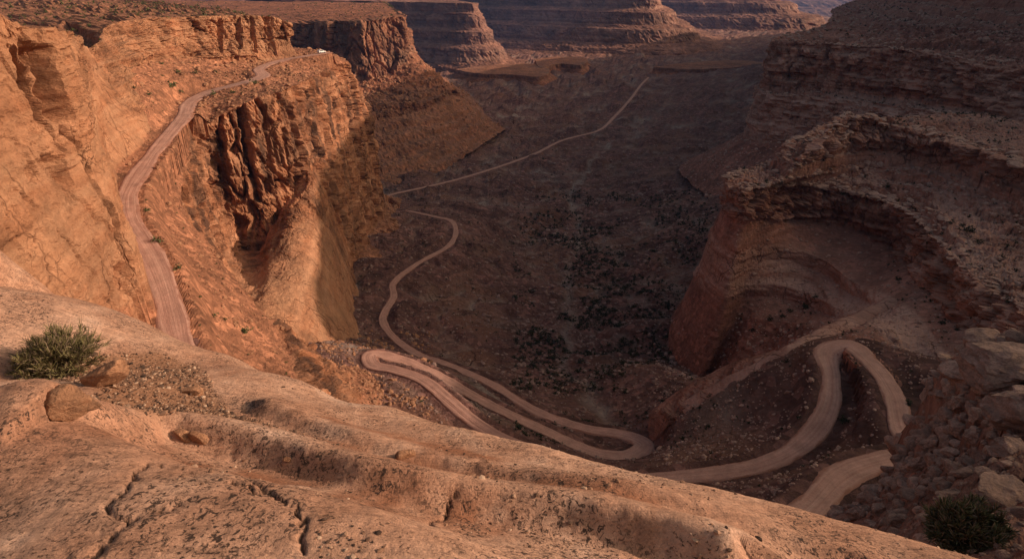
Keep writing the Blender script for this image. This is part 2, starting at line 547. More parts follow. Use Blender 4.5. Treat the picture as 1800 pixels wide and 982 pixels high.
def loft(name, cols, styles, mat, step=1.8, smooth_v=False, tint=None, road=False, flat=True, seed=0, smin=4, usmooth=True, mask=None, carves=None, ledge_pale=0.0):
    """cols: control columns, each a list of 3-D points from the back/top row to the foot; styles: one per row interval,
    a list of (style, strength, scale, seed); tint: one (soil, varnish, pale) per row interval"""
    C = np.array(cols, float)
    nc, nr, _ = C.shape
    px, py, dd = project(C)
    px = np.clip(px, -120, 1920); py = np.clip(py, -60, 1040)
    def segs(a, b, axis):
        L = np.hypot(np.diff(a, axis=axis), np.diff(b, axis=axis))
        return [max(smin, int(math.ceil(np.quantile(L[i] if axis == 0 else L[:, i], .8) / step))) for i in range(L.shape[axis])]
    su, sv = segs(px, py, 0), segs(px, py, 1)
    BU, BV = basis(nc, su, usmooth), basis(nr, sv, smooth_v)
    P = np.einsum('ui,ijk,vj->uvk', BU, C, BV)
    nu, nv = P.shape[:2]
    du = np.gradient(P, axis=0); dv = np.gradient(P, axis=1)
    n = np.cross(du, dv)
    n /= np.maximum(np.linalg.norm(n, axis=2, keepdims=True), 1e-9)
    flip = (n * -P).sum() < 0
    if flip: n = -n
    for _ in range(4):
        n[:, 1:-1] = n[:, :-2] * .25 + n[:, 1:-1] * .5 + n[:, 2:] * .25
    n /= np.maximum(np.linalg.norm(n, axis=2, keepdims=True), 1e-9)
    ucol = np.concatenate([i + np.arange(m) / m for i, m in enumerate(su)] + [[len(su)]])
    Wt = np.zeros((len(styles), nv)); k = 0
    for i, m in enumerate(sv):
        Wt[i, k:k + m + 1] = 1; k += m
    Wt[:, :] /= np.maximum(Wt.sum(0), 1)
    for _ in range(3):
        Wt[:, 1:-1] = Wt[:, :-2] * .25 + Wt[:, 1:-1] * .5 + Wt[:, 2:] * .25
    Pf = P.reshape(-1, 3); nf = n.reshape(-1, 3)
    D = np.zeros_like(Pf)
    done = {}
    for i, st in enumerate(styles):
        w = np.broadcast_to(Wt[i], (nu, nv)).ravel()
        sel = np.nonzero(w > 1e-3)[0]
        for e in st:
            sty, k, s, sd_ = e[:4]
            ww, se = w[sel], sel
            if len(e) > 4:
                c0, c1 = e[4]
                cw = sstep(c0 - .5, c0 + .1, ucol) * (1 - sstep(c1 - .1, c1 + .5, ucol))
                cw = np.broadcast_to(cw[:, None], (nu, nv)).ravel()
                ww = (w * cw)[sel]; se = sel[ww > 1e-3]; ww = ww[ww > 1e-3]
                if not len(se): continue
            D[se] += STY[sty](Pf[se], nf[se], k, s, seed + sd_) * ww[:, None]
    if carves:
        qx, qy, qd = project(Pf)
        for pts, rad, dep in carves:
            q3 = []
            for (cx, cy) in pts:
                e2 = (qx - cx) ** 2 + (qy - cy) ** 2
                c = np.nonzero(e2 < max(e2.min() * 2, 16))[0]
                q3.append(Pf[c[np.argmin(qd[c])]])
            q3 = np.array(q3)
            near = np.nonzero(((Pf > q3.min(0) - rad * 2.5) & (Pf < q3.max(0) + rad * 2.5)).all(1))[0]
            Pn = Pf[near]
            w3 = np.stack([fbm(Pn, 5., 2, 401), fbm(Pn, 5., 2, 402), fbm(Pn, 5., 2, 403)], 1) * rad * .7
            dl = polyline_dist(Pn + w3, q3)
            D[near] -= nf[near] * (dep * (1 - sstep(rad * .35, rad, dl)))[:, None]
    if mask is not None: D *= mask(Pf)[:, None]
    Pd = Pf + D
    rd = None
    T = np.zeros((nu, nv, 4), f4); T[..., 3] = 1
    for i, tc in enumerate(tint or [(0, 0, 0)] * len(styles)):
        T[..., :3] += Wt[i][None, :, None] * np.array(tc)[None, None, :]
    T = T.reshape(-1, 4)
    if road:
        Pd, rd = level_road(Pd)
        near = 1 - sstep(HALF_W + 1, HALF_W + 5, rd)
        T[:, 0] = np.maximum(T[:, 0], near * .8 * (np.abs(Pd[:, 2] - road_at(Pd)[1]) < 5))
    if ledge_pale:            # level treads tinted paler, for dust and for the open-sky light they catch
        G = Pd.reshape(nu, nv, 3)
        nn = np.cross(np.gradient(G, axis=0), np.gradient(G, axis=1))
        nz = np.abs(nn[..., 2]) / np.maximum(np.linalg.norm(nn, axis=2), 1e-9)
        T[:, 2] = np.clip(T[:, 2] + ledge_pale * (sstep(.55, .9, nz).ravel() - .35), 0, 1)
    me = mesh_np(name, Pd, grid_faces(nu, nv, not flip), mat, not flat, {'tint': ('FLOAT_COLOR', T)})
    o = link(name, me); tag(o, kind='structure')
    LOFTS[name] = (Pd.reshape(nu, nv, 3), nu, nv, sv)
    print('%-28s %4d x %4d  %.1fs' % (name, nu, nv, time.time() - T0))
    return o

# ================================================================== TERRAIN
def mq_fit(pts, vals, c, lam=0.0):
    P = np.array(pts, float); v = np.array(vals, float)
    n = len(P)
    r = np.sqrt(((P[:, None] - P[None]) ** 2).sum(-1) + c * c)
    A = np.zeros((n + 3, n + 3)); A[:n, :n] = -r + np.eye(n) * lam
    A[:n, n] = 1; A[:n, n + 1:] = P / 100.; A[n, :n] = 1; A[n + 1:, :n] = (P / 100.).T
    w = np.linalg.solve(A, np.concatenate([v, np.zeros(3)]))
    def ev(Q):
        out = np.empty(len(Q))
        for i in range(0, len(Q), 20000):
            q = Q[i:i + 20000]
            rr = np.sqrt(((q[:, None, 0] - P[None, :, 0]) ** 2 + (q[:, None, 1] - P[None, :, 1]) ** 2) + c * c)
            out[i:i + 20000] = -rr @ w[:n] + w[n] + (q / 100.) @ w[n + 1:]
        return out
    return ev

# ---- canyon floor and lower slopes
ctl = [p for p in ROAD_PTS[16:]]
ctl += [IZ(1100, 745, -131), IZ(1040, 700, -141), IZ(1000, 650, -150), IZ(1000, 575, -160), IZ(1000, 500, -170), IZ(1010, 450, -180), IZ(1020, 400, -190), IZ(1000, 340, -198),
        IZ(900, 560, -152), IZ(850, 500, -158), IZ(900, 430, -174), IZ(850, 360, -184), IZ(760, 560, -142), IZ(760, 520, -146), IZ(620, 600, -122), IZ(630, 540, -136), IZ(640, 450, -146), IZ(700, 400, -153), IZ(690, 372, -158),
        IZ(1150, 640, -137), IZ(1200, 560, -146), IZ(1100, 560, -154), IZ(1250, 480, -156), IZ(1150, 450, -165), IZ(1270, 400, -152), IZ(1150, 360, -178), IZ(1280, 320, -158), IZ(1200, 300, -180), IZ(1100, 300, -200),
        IZ(1250, 200, -195), IZ(1320, 150, -180), IZ(1330, 122, -170), IZ(1200, 150, -222), IZ(1250, 120, -225),
        IZ(720, 250, -192), IZ(800, 220, -204), IZ(900, 200, -214), IZ(1000, 180, -222), IZ(850, 180, -220), IZ(1000, 145, -228), IZ(900, 130, -230),
        IZ(1550, 700, -86.5), IZ(1510, 760, -88), IZ(1380, 720, -97), IZ(1300, 740, -104), IZ(1240, 780, -106), IZ(1180, 780, -112), IZ(1170, 745, -117), IZ(1260, 680, -106), IZ(1350, 650, -98), IZ(1430, 640, -90), IZ(1300, 860, -90), IZ(1400, 830, -88), IZ(1500, 800, -85),
        IZ(1640, 720, -80), IZ(1440, 588, -88), IZ(1380, 618, -95), IZ(1300, 655, -103),
        IZ(560, 620, -101), IZ(620, 680, -104), IZ(700, 730, -101), IZ(760, 700, -109), IZ(850, 690, -126), IZ(960, 745, -126),
        (-200, 300, -142), (-200, 150, -112), (-120, 60, -92), (0, 30, -60), (60, 40, -60), (120, 80, -68), (150, 140, -90), (125, 165, -106), (100, 160, -112), (200, 250, -110), (90, 190, -136), (88, 208, -146), (112, 200, -130), (105, 180, -122), (130, 230, -130), (70, 225, -150), (100, 260, -152), (300, 400, -128), (420, 600, -140), (330, 800, -190),
        (-200, 500, -172), (-330, 640, -180), (-500, 760, -165), (-100, 30, -70), (120, 20, -50),
        (-300, 1100, -205), (0, 1200, -222), (500, 1100, -175), (700, 1600, -190), (0, 2000, -234), (1000, 2200, -220), (-1000, 2000, -225), (-1500, 1200, -200), (1500, 1500, -170),
        (-3000, 4500, -250), (0, 4500, -260), (3000, 4500, -270), (0, 8000, -330), (-4000, 8000, -320), (5000, 8000, -340), (2600, 2600, -230), (-2600, 2600, -230)]
ctl = np.array(ctl)
valley_base = mq_fit(ctl[:, :2], ctl[:, 2], 14.0, 0.5)

def valley_points(X, Y):
    Q = np.stack([X, Y], 1)
    z = valley_base(Q)
    P = np.stack([X, Y, z], 1)
    r = np.hypot(X, Y)
    far = sstep(500, 1500, r)
    # gullies, benches and rock ribs
    P3 = P.copy(); P3[:, 2] = 0
    rid = 1 - np.abs(fbm(P3, 70, 4, 71, .55)) * 1.6
    P[:, 2] += (.5 - rid) * (6.0 + 6 * far) * sstep(140, 300, r)
    rid2 = 1 - np.abs(fbm(P3, 24, 3, 73, .55)) * 1.7
    P[:, 2] += (rid2 - .5) * 2.6 * sstep(150, 300, r)
    g = P[:, 2] / 7.0 + .5 * fbm(P3, 120, 2, 77)
    li = np.floor(g); fr = g - li
    tz = 7.0 * (li + sstep(.55, .92, fr)) - 7.0 * .5 * fbm(P3, 120, 2, 77)
    am = .55 * sstep(-.1, .5, fbm(P3, 160, 2, 79)) * sstep(200, 420, r)
    P[:, 2] = P[:, 2] * (1 - am) + tz * am
    scl = np.clip(r / 260, .55, 4)
    P[:, 2] += d_scree(P3, P3, 1.0, 1.0, 81)[:, 2] * (1 - .4 * far)
    a, b, i = worley(P3, (9., 9., 9.), 85)
    P[:, 2] += np.where(i > .7, np.clip(.45 - a, 0, 1) * 5.5, 0) * sstep(150, 400, r)
    return P

az = np.radians(np.linspace(-38, 45, 390))
th = np.concatenate([np.linspace(51, 7, 370), np.geomspace(6.95, 1.9, 90)])
zr = np.interp(th, [1.9, 7, 12, 20, 30, 38, 51], [240, 232, 205, 172, 140, 118, 70])
rr = zr / np.tan(np.radians(th))
A_, R_ = np.meshgrid(az, rr, indexing='ij')
P = valley_points((R_ * np.sin(A_)).ravel(), (R_ * np.cos(A_)).ravel())
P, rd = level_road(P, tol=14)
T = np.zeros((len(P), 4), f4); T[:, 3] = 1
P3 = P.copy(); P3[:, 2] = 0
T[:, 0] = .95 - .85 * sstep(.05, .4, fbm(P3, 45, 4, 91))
T[:, 2] = sstep(.0, .35, fbm(P3, 130, 4, 93)) * .9
# dry washes: pale sand along the channel lines and down the central gully
ch = np.exp(-(fbm(P3, 70, 4, 71, .55) / .07) ** 2) * sstep(150, 260, np.hypot(P[:, 0], P[:, 1]))
gl = np.array([IZ(1100, 745, -131), IZ(1040, 700, -141), IZ(1000, 650, -150), IZ(1000, 575, -160), IZ(1000, 500, -170), IZ(1010, 450, -180), IZ(1020, 400, -190), IZ(1000, 340, -198), IZ(1040, 290, -206), IZ(1080, 245, -211)])[:, :2]
dg_ = polyline_dist(P[:, :2] + 7 * np.stack([fbm(P3, 30, 3, 95), fbm(P3, 30, 3, 96)], 1), gl)
ch = np.maximum(ch * .8, np.exp(-(dg_ / 3.5) ** 2))
P[:, 2] -= 1.2 * ch * (rd > 9)
T[:, 2] = np.maximum(T[:, 2], ch); T[:, 0] *= 1 - .8 * ch
T[:, 0] = np.maximum(T[:, 0], 1 - sstep(3, 8, rd))
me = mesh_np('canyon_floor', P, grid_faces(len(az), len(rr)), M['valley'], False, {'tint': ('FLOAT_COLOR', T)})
VALLEY = P.reshape(len(az), len(rr), 3)
tag(link('canyon_floor', me), kind='structure')
print('canyon_floor', len(P), '%.1fs' % (time.time() - T0))

# ---- left canyon wall: near slickrock wall, upper cliff, road bench, main cliff, foot
J = lambda k=1., s=1., sd=1: ('joint', k, s, sd)
S_ = lambda k=1., s=1., sd=2: ('strata', k, s, sd)
G_ = lambda k=1., s=1., sd=3: ('scree', k, s, sd)
L_ = lambda k=1., s=1., sd=4: ('slick', k, s, sd)
Z_ = lambda k=1., s=1., sd=6: ('terrace', k, s, sd)
W = [
 [(-400, 0, -3), (-66, 42, -4), (-60, 46, -25), (-52, 52, -52), (-46, 76, -66), (-36, 95, -80), (-34, 105, -88), (-30, 112, -95), (-24, 118, -104)],
 [(-600, 300, -6), I(-60, 20, 92), I(-20, 300, 84), I(120, 560, 92), I(306, 590, 118), (-60, 137, -85), (-54, 141, -93), (-48, 145, -101), (-38, 150, -108)],
 [(-700, 450, -8), I(40, 40, 100), I(110, 300, 104), I(225, 540, 112), I(298, 545, 126), I(475, 560, 165), (-64, 148, -92), (-54, 152, -102), (-42, 158, -110)],
 [(-760, 600, -9), I(105, 48, 112), I(160, 240, 118), I(254, 470, 124), I(280, 480, 133), I(430, 505, 174), I(452, 545, 178), I(490, 590, 182), I(560, 635, 186)],
 [(-800, 700, -10), I(135, 62, 150), I(155, 150, 150), I(212, 385, 150), I(240, 405, 152), I(380, 445, 186), (-86, 173, -88), (-80, 174, -100), (-66, 176, -110)],
 [(-800, 800, -11), I(140, 72, 205), I(165, 160, 200), I(200, 300, 186), I(228, 325, 182), I(335, 385, 197), (-101, 187, -86), (-96, 188, -102), (-80, 190, -114)],
 [(-780, 860, -12), I(165, 80, 228), I(210, 150, 224), I(256, 220, 222), I(272, 258, 213), I(322, 325, 212), (-113, 209, -86), (-108, 211, -108), (-92, 212, -122)],
 [(-700, 900, -14), I(205, 38, 268), I(215, 75, 262), I(235, 115, 256), I(325, 190, 256), I(348, 236, 250), (-125, 253, -88), (-119, 252, -120), (-100, 246, -134)],
 [(-560, 900, -17), I(330, 28, 306), I(330, 65, 304), I(330, 102, 300), I(395, 154, 284), (-115, 268, -47), (-110, 265, -88), (-104, 262, -124), (-88, 256, -138)],
 [(-450, 800, -19), I(450, 26, 330), I(450, 70, 328), I(450, 108, 326), I(462, 126, 314), (-103, 291, -44), (-99, 288, -88), (-94, 286, -138), (-80, 282, -150)],
 [(-400, 740, -20), I(485, 32, 338), I(485, 70, 337), I(485, 100, 336), I(490, 112, 330), (-103, 336, -44), (-97, 337, -86), (-90, 338, -147), (-70, 338, -154)],
 [(-340, 690, -20), I(508, 40, 346), I(510, 70, 346), I(512, 94, 346), I(530, 103, 342), I(585, 116, 356), (-100, 382, -80), (-92, 382, -149), (-70, 380, -158)],
 [(-300, 600, -21), (-160, 415, -20), (-160, 414, -30), (-158, 412, -37), (-114, 393, -37.5), I(606, 102, 388), I(652, 205, 430), I(676, 370, 446), I(700, 388, 450)],
 [(-300, 560, -22), (-230, 475, -20), (-230, 476, -30), (-228, 478, -40), (-190, 480, -42), (-150, 478, -44), (-140, 480, -84), (-120, 490, -155), (-95, 500, -168)],
]
NEAR, FARC = (0, 5), (6, 13)
loft('left_canyon_wall', W,
     [[G_(.6, 1.2), Z_(.7, 1.0)],
      [(*L_(.75), NEAR), (*S_(.25, .8), NEAR), (*J(.75, .8, 6), FARC), (*S_(.5, .8, 7), FARC)],
      [(*L_(.75), NEAR), (*J(.14, .6), NEAR), (*J(.55, .7, 6), FARC), (*S_(.6, .7, 7), FARC)],
      [G_(.7, .6), Z_(.35, .6)], [G_(.8, .7), Z_(.3, .7)], [J(1.35, 1.0), S_(.1)], [J(1.1, .9, 5)], [G_(.9, .8)]],
     M['left'], tint=[(.8, 0, 0), (0, .25, .35), (0, .15, .5), (.9, 0, 0), (.95, 0, 0), (.03, .8, 0), (0, .5, .1), (.9, 0, 0)], road=True, step=3.3,
     carves=[([(66, 110), (95, 165), (112, 200)], 3.6, 6.5), ([(118, 215), (150, 285), (172, 335)], 1.5, 4.5), ([(172, 335), (205, 400), (235, 470), (252, 525)], 1.3, 4.0), ([(50, 150), (85, 215), (110, 262)], 1.2, 3.5), ([(20, 90), (45, 150)], 1.2, 3.0), ([(0, 470), (40, 500), (90, 525), (130, 548)], 1.3, 2.5),
             ([(105, 300)], 3.6, 2.4), ([(118, 345)], 2.0, 2.0), ([(212, 478), (222, 500)], 3.4, 2.8), ([(60, 300)], 1.6, 1.5),
             ([(432, 195), (438, 250), (446, 300), (455, 350)], 2.6, 6.5), ([(428, 385), (438, 450)], 2.2, 5.0), ([(346, 255), (356, 300), (364, 340)], 2.0, 4.5), ([(505, 230), (520, 300), (530, 340)], 2.0, 4.5), ([(392, 235), (400, 300), (412, 380)], 1.5, 4.0), ([(470, 190), (480, 260), (492, 330)], 1.5, 4.0), ([(550, 160), (560, 240), (575, 330)], 1.8, 4.0), ([(600, 200), (612, 290), (622, 380)], 1.6, 3.5), ([(632, 210), (642, 300), (652, 375)], 1.6, 3.5),
             ([(388, 32), (390, 70), (394, 105)], 1.6, 2.6), ([(420, 30), (424, 80)], 1.5, 2.6), ([(446, 30), (450, 85)], 1.5, 2.6), ([(472, 30), (478, 85)], 1.6, 2.6), ([(220, 110), (280, 98), (350, 92)], 1.8, 2.6), ([(120, 40), (150, 60), (165, 85)], 3.0, 3.0)])

# ---- smooth slickrock apron leaning on the foot of the cliff
AP = [
 [I(455, 440, 276), I(446, 480, 244), I(440, 515, 219), I(438, 548, 199), I(450, 575, 188), I(470, 605, 187)],
 [I(480, 390, 284), I(478, 440, 253), I(476, 490, 227), I(476, 540, 205), I(490, 590, 192), I(510, 622, 190)],
 [I(505, 345, 291), I(510, 405, 263), I(516, 470, 237), I(522, 530, 215), I(540, 600, 200), I(560, 632, 197)],
 [I(528, 312, 294), I(538, 385, 274), I(550, 455, 251), I(562, 530, 229), I(585, 605, 214), I(605, 636, 208)],
 [I(546, 300, 294), I(560, 385, 284), I(576, 470, 266), I(596, 545, 245), I(618, 614, 226), I(640, 642, 220)]]
AP = [[(x - 14, y + 4, z + 2) for (x, y, z) in AP[0]]] + AP + [[(x + 3, y + 9, z - 12) for (x, y, z) in AP[-1]], [(x + 10, y + 16, z - 45) for (x, y, z) in AP[-1]]]
loft('slickrock_apron', AP,
 [[J(.5, .7), ('flute', .6, .7, 44)], [('flute', .8, .7, 44), J(.15, .6)], [('flute', .8, .7, 44), L_(.3, .5)], [('flute', .7, .6, 44), L_(.3, .5)], [('flute', .5, .5, 44), G_(.5, .4)]], M['left'], smooth_v=True, flat=True,
 tint=[(0, .6, .1), (0, .35, .35), (0, .2, .5), (0, .1, .5), (.3, 0, .2)], step=2.3)

# ---- mesa behind the spur
loft('mesa_behind_spur', [
 [(-900, 1500, -35), (-560, 960, -44), (-552, 945, -115), (-520, 880, -140), (-480, 800, -152), (-475, 792, -165), (-430, 700, -184)],
 [(-700, 1500, -38), I(500, 40, 850), I(505, 130, 845), I(530, 160, 800), I(560, 190, 745), I(560, 205, 742), (-210, 640, -184)],
 [(-500, 1500, -40), I(570, 38, 820), I(575, 138, 822), I(590, 165, 780), I(615, 195, 730), I(615, 212, 727), (-160, 640, -187)],
 [(-420, 1500, -40), I(640, 36, 800), I(640, 142, 812), I(648, 172, 785), I(660, 194, 755), I(660, 210, 752), I(692, 335, 640)],
 [(-340, 1500, -42), I(690, 30, 830), I(690, 130, 830), I(720, 150, 812), I(748, 176, 790), I(748, 192, 788), I(800, 285, 735)],
 [(-300, 1500, -42), I(717, 30, 856), I(727, 98, 858), I(768, 128, 855), I(795, 158, 845), I(797, 167, 843), I(880, 230, 880)],
 [(-280, 1500, -42), (-170, 1010, -43), (-150, 1008, -102), (-110, 1005, -142), (-86, 1002, -162), (-84, 1001, -170), (-20, 1010, -212)],
 [(-400, 1900, -42), (-260, 1400, -43), (-240, 1400, -100), (-200, 1400, -150), (-180, 1400, -165), (-178, 1400, -172), (-100, 1400, -222)]],
 [[G_(.6, 2)], [J(1.2, 2.1, 8)], [G_(1.3, 1.9), Z_(.7, 1.6)], [G_(1.2, 1.8), Z_(1., 2.0), S_(.7, 1.6)], [J(.9, 1.5, 9)], [G_(1.4, 2.2), Z_(.6, 2.)]],
 M['mesa'], tint=[(.9, 0, .2), (0, .65, 0), (.8, 0, 0), (.5, .2, .1), (.05, .6, 0), (.7, 0, .5)], step=2.6, ledge_pale=.2)

# ---- right big buttress
loft('right_buttress', [
 [(900, 1300, -30), (560, 1150, -45), (550, 1150, -85), (545, 1150, -88), (535, 1150, -140), (460, 1150, -200)],
 [(760, 950, -34), (380, 800, -45), (370, 800, -85), (365, 798, -88), (352, 795, -138), (290, 780, -195)],
 [(600, 720, -38), I(1360, 66, 555), I(1336, 150, 562), I(1331, 154, 560), I(1308, 240, 566), I(1195, 292, 640)],
 [(560, 640, -36), I(1450, 74, 505), I(1440, 160, 508), I(1436, 168, 502), I(1425, 250, 500), (170, 440, -155)],
 [(530, 560, -33), I(1560, 80, 462), I(1550, 172, 464), I(1546, 180, 456), I(1535, 240, 450), (190, 400, -110)],
 [(500, 490, -28), I(1690, 100, 412), I(1678, 190, 402), I(1670, 200, 390), I(1650, 250, 365), (215, 330, -85)],
 [(480, 420, -24), I(1800, 118, 372), I(1786, 205, 356), I(1775, 215, 342), I(1755, 262, 320), (225, 280, -80)],
 [(460, 330, -18), (322, 310, -43), (305, 300, -62), (298, 295, -66), (284, 288, -75), (240, 240, -80)],
 [(440, 200, -12), (310, 200, -40), (295, 198, -62), (288, 196, -66), (275, 195, -76), (230, 190, -80)],
 [(430, 60, -8), (290, 80, -36), (275, 80, -60), (268, 82, -64), (255, 84, -74), (210, 90, -80)],
 [(420, -120, -5), (270, -60, -30), (250, -50, -50), (240, -45, -55), (225, -40, -64), (180, -20, -72)]],
 [[G_(.6, 1.2), Z_(1.3, 1.7)], [S_(1.1, 1.3, 12), J(.8, 1.2)], [Z_(1., 1.)], [S_(.8, 1.1, 13), J(.6, 1.)], [G_(1, 1.3)]],
 M['right'], tint=[(.7, 0, .6), (0, .45, .3), (.3, .05, .7), (0, .2, .8), (.85, 0, .1)], step=3.3, ledge_pale=.45)

# ---- amphitheatre and prow on the right
AMP = [
 [(270, 400, -84), (190, 352, -66), (188, 352, -78), (184, 352, -82), (172, 352, -86), (170, 352, -100), (164, 352, -112), (162, 352, -118), (156, 352, -128), (155, 352, -132), (146, 352, -146), (136, 352, -164)],
 [(262, 370, -76), (152, 300, -63), (150, 300, -72), (146, 300, -76), (128, 298, -80), (126, 298, -95), (120, 298, -105), (119, 298, -112), (114, 298, -122), (113, 298, -126), (106, 298, -142), (96, 298, -162)],
 [(250, 345, -70), (125, 275, -66), (122, 275, -70), (115, 272, -74), (96, 258, -74), (94, 258, -88), (90, 257, -100), (89, 257, -106), (86, 256, -118), (85, 256, -122), (80, 255, -138), (72, 254, -156)],
 [(245, 335, -68)] + CH((1395, 284, 250), (1388, 296, 1.5), (1370, 308, 4), (1300, 328, 12), (1304, 388, 2), (1290, 432, 4), (1284, 455, 1), (1274, 500, 4), (1268, 525, 1), (1254, 575, 4), (1230, 642, 5)),
 [(242, 330, -66)] + CH((1440, 240, 262), (1438, 272, 2), (1425, 300, 6), (1350, 322, 8), (1352, 390, 2.5), (1330, 434, 9), (1328, 456, 1), (1312, 500, 6), (1308, 524, 1), (1292, 570, 7), (1258, 645, 8)),
 [(240, 325, -62)] + CH((1490, 206, 275), (1488, 258, 2.5), (1480, 300, 9), (1410, 322, 6), (1415, 394, 3), (1388, 436, 16), (1384, 458, 1.5), (1362, 500, 10), (1356, 522, 1.5), (1330, 560, 12), (1288, 640, 12)),
 [(242, 320, -60)] + CH((1560, 214, 274), (1556, 268, 2.5), (1545, 306, 10), (1490, 334, 9), (1496, 404, 3), (1450, 458, 18), (1446, 480, 1.5), (1420, 515, 10), (1414, 535, 1.5), (1385, 565, 12), (1340, 632, 11)),
 [(246, 305, -60)] + CH((1660, 238, 262), (1655, 285, 2.5), (1640, 322, 10), (1580, 362, 14), (1568, 436, 3.5), (1500, 495, 22), (1492, 515, 1.5), (1470, 540, 10), (1462, 555, 1.5), (1430, 575, 10), (1390, 618, 10)),
 [(246, 280, -60)] + CH((1750, 266, 240), (1740, 302, 2.5), (1718, 348, 14), (1640, 410, 22), (1605, 480, 4), (1560, 520, 14), (1545, 535, 3), (1520, 555, 8), (1505, 565, 4), (1475, 580, 8), (1440, 600, 9)),
 [(242, 250, -58)] + CH((1830, 300, 215), (1812, 338, 2.5), (1785, 392, 16), (1700, 470, 30), (1652, 536, 4), (1618, 556, 6), (1600, 566, 4), (1570, 578, 5), (1550, 586, 3), (1520, 596, 5), (1490, 606, 6)),
 [(235, 205, -56)] + CH((1920, 330, 195), (1885, 380, 3), (1850, 440, 18), (1775, 525, 34), (1700, 600, 5), (1668, 625, 5), (1650, 640, 3), (1630, 665, 4), (1615, 685, 2), (1600, 715, 5), (1570, 760, 5)),
 [(215, 130, -50), (170, 125, -50), (160, 120, -58), (140, 108, -62), (110, 94, -66), (100, 90, -72), (96, 90, -74), (94, 91, -76), (92, 92, -78), (90, 93, -80), (86, 94, -82), (80, 96, -86)],
 [(190, 20, -44), (142, 20, -46), (132, 24, -52), (116, 30, -56), (90, 40, -60), (80, 46, -64), (76, 50, -66), (72, 54, -68), (70, 57, -70), (66, 60, -72), (62, 64, -74), (56, 70, -80)]]
AMP = [c + [(c[-1][0] - 7, c[-1][1] - 5, c[-1][2] - 26)] for c in AMP]
loft('amphitheatre_cliff', AMP,
 [[G_(.5, .8), Z_(1., .9)], [S_(1.15, .8, 22), J(.8, .8)], [G_(.3, .5), Z_(1.3, 1.25, 25), S_(.35, .6, 29)], [G_(.3, .5), Z_(1.3, 1.0, 26), S_(.35, .6, 29)], [S_(1.1, .75, 23), J(1.0, .8)], [G_(.3, .5), Z_(.2, .5)], [S_(.4, .5, 27), L_(.4, .5)], [L_(.5, .6), Z_(.3, .6)], [S_(.4, .5, 28), L_(.4, .5)], [G_(.5, .6), Z_(.4, .5)], [G_(.8, .7), Z_(.4, .6)], [G_(.5, .7)]],
 M['right'], tint=[(.5, 0, .5), (0, .3, .4), (.25, 0, .5), (.2, 0, .5), (0, .35, .1), (.6, 0, .3), (0, .1, .5), (.1, .05, .75), (0, .15, .45), (.6, 0, .3), (.8, 0, 0), (.9, 0, 0)], step=2.95, road=True, ledge_pale=.5)

# ---- swirled slickrock nose below the ramp
loft('slickrock_nose', [
 [IZ(1138, 728, -120), IZ(1142, 730, -117), IZ(1148, 738, -116), IZ(1155, 752, -118), IZ(1165, 772, -124)],
 [IZ(1180, 696, -118), IZ(1186, 700, -114.7), IZ(1198, 712, -112.7), IZ(1215, 738, -115.2), IZ(1228, 768, -120)],
 [IZ(1222, 668, -114), IZ(1230, 674, -109.7), IZ(1246, 688, -108.2), IZ(1268, 718, -110.7), IZ(1280, 750, -116)],
 [IZ(1270, 646, -110), IZ(1278, 652, -105.7), IZ(1296, 668, -104.7), IZ(1318, 698, -107.2), IZ(1328, 724, -111)],
 [IZ(1320, 628, -104), IZ(1326, 634, -99.5), IZ(1338, 646, -99), IZ(1352, 668, -101), IZ(1358, 690, -106)],
 [IZ(1362, 614, -98), IZ(1368, 620, -96), IZ(1374, 630, -95.5), IZ(1382, 640, -97), IZ(1390, 656, -101)]],
 [[L_(.5, .5), G_(.5, .4)], [L_(.9, .5), Z_(.9, .5, 61)], [L_(.9, .5), Z_(1., .5, 61), S_(.4, .4, 61)], [L_(.5, .4), Z_(1., .4, 61), G_(.6, .5)]], M['right'], smooth_v=True, tint=[(.5, 0, .3), (.15, 0, .55), (.1, .1, .45), (.6, .1, .1)], step=2.2, road=True)

# ---- near right boulder slope
loft('near_right_slope', [
 [I(1560, 790, 88), I(1580, 812, 78), I(1560, 850, 68), I(1500, 885, 60), I(1430, 915, 55), I(1380, 990, 48)],
 [I(1640, 690, 80), I(1640, 660, 64), I(1630, 740, 58), I(1590, 820, 54), I(1560, 890, 46), I(1520, 980, 36)],
 [I(1700, 640, 72), I(1700, 612, 56), I(1710, 700, 48), I(1700, 790, 42), I(1680, 880, 31), I(1640, 990, 21)],
 [I(1820, 600, 66), I(1820, 568, 50), I(1820, 680, 42), I(1820, 780, 36), I(1820, 890, 25), I(1800, 1010, 16)],
 [I(2050, 560, 60), I(2050, 520, 48), I(2050, 660, 40), I(2050, 780, 33), I(2050, 900, 22), I(2000, 1050, 14)],
 [I(2600, 500, 60), I(2600, 460, 50), I(2600, 600, 42), I(2600, 760, 34), I(2600, 900, 24), I(2600, 1150, 14)]],
 [[G_(.5, .5)], [G_(.8, .45), Z_(1., .45, 33)], [G_(.8, .45), Z_(1., .4, 33)], [G_(.8, .4), Z_(.8, .35)], [G_(.7, .35), Z_(.7, .3)]],
 M['right'], tint=[(.6, 0, .4), (.3, .1, .6), (.4, 0, .5), (.5, 0, .5), (.5, 0, .5)], step=2.6, road=True, ledge_pale=.4)

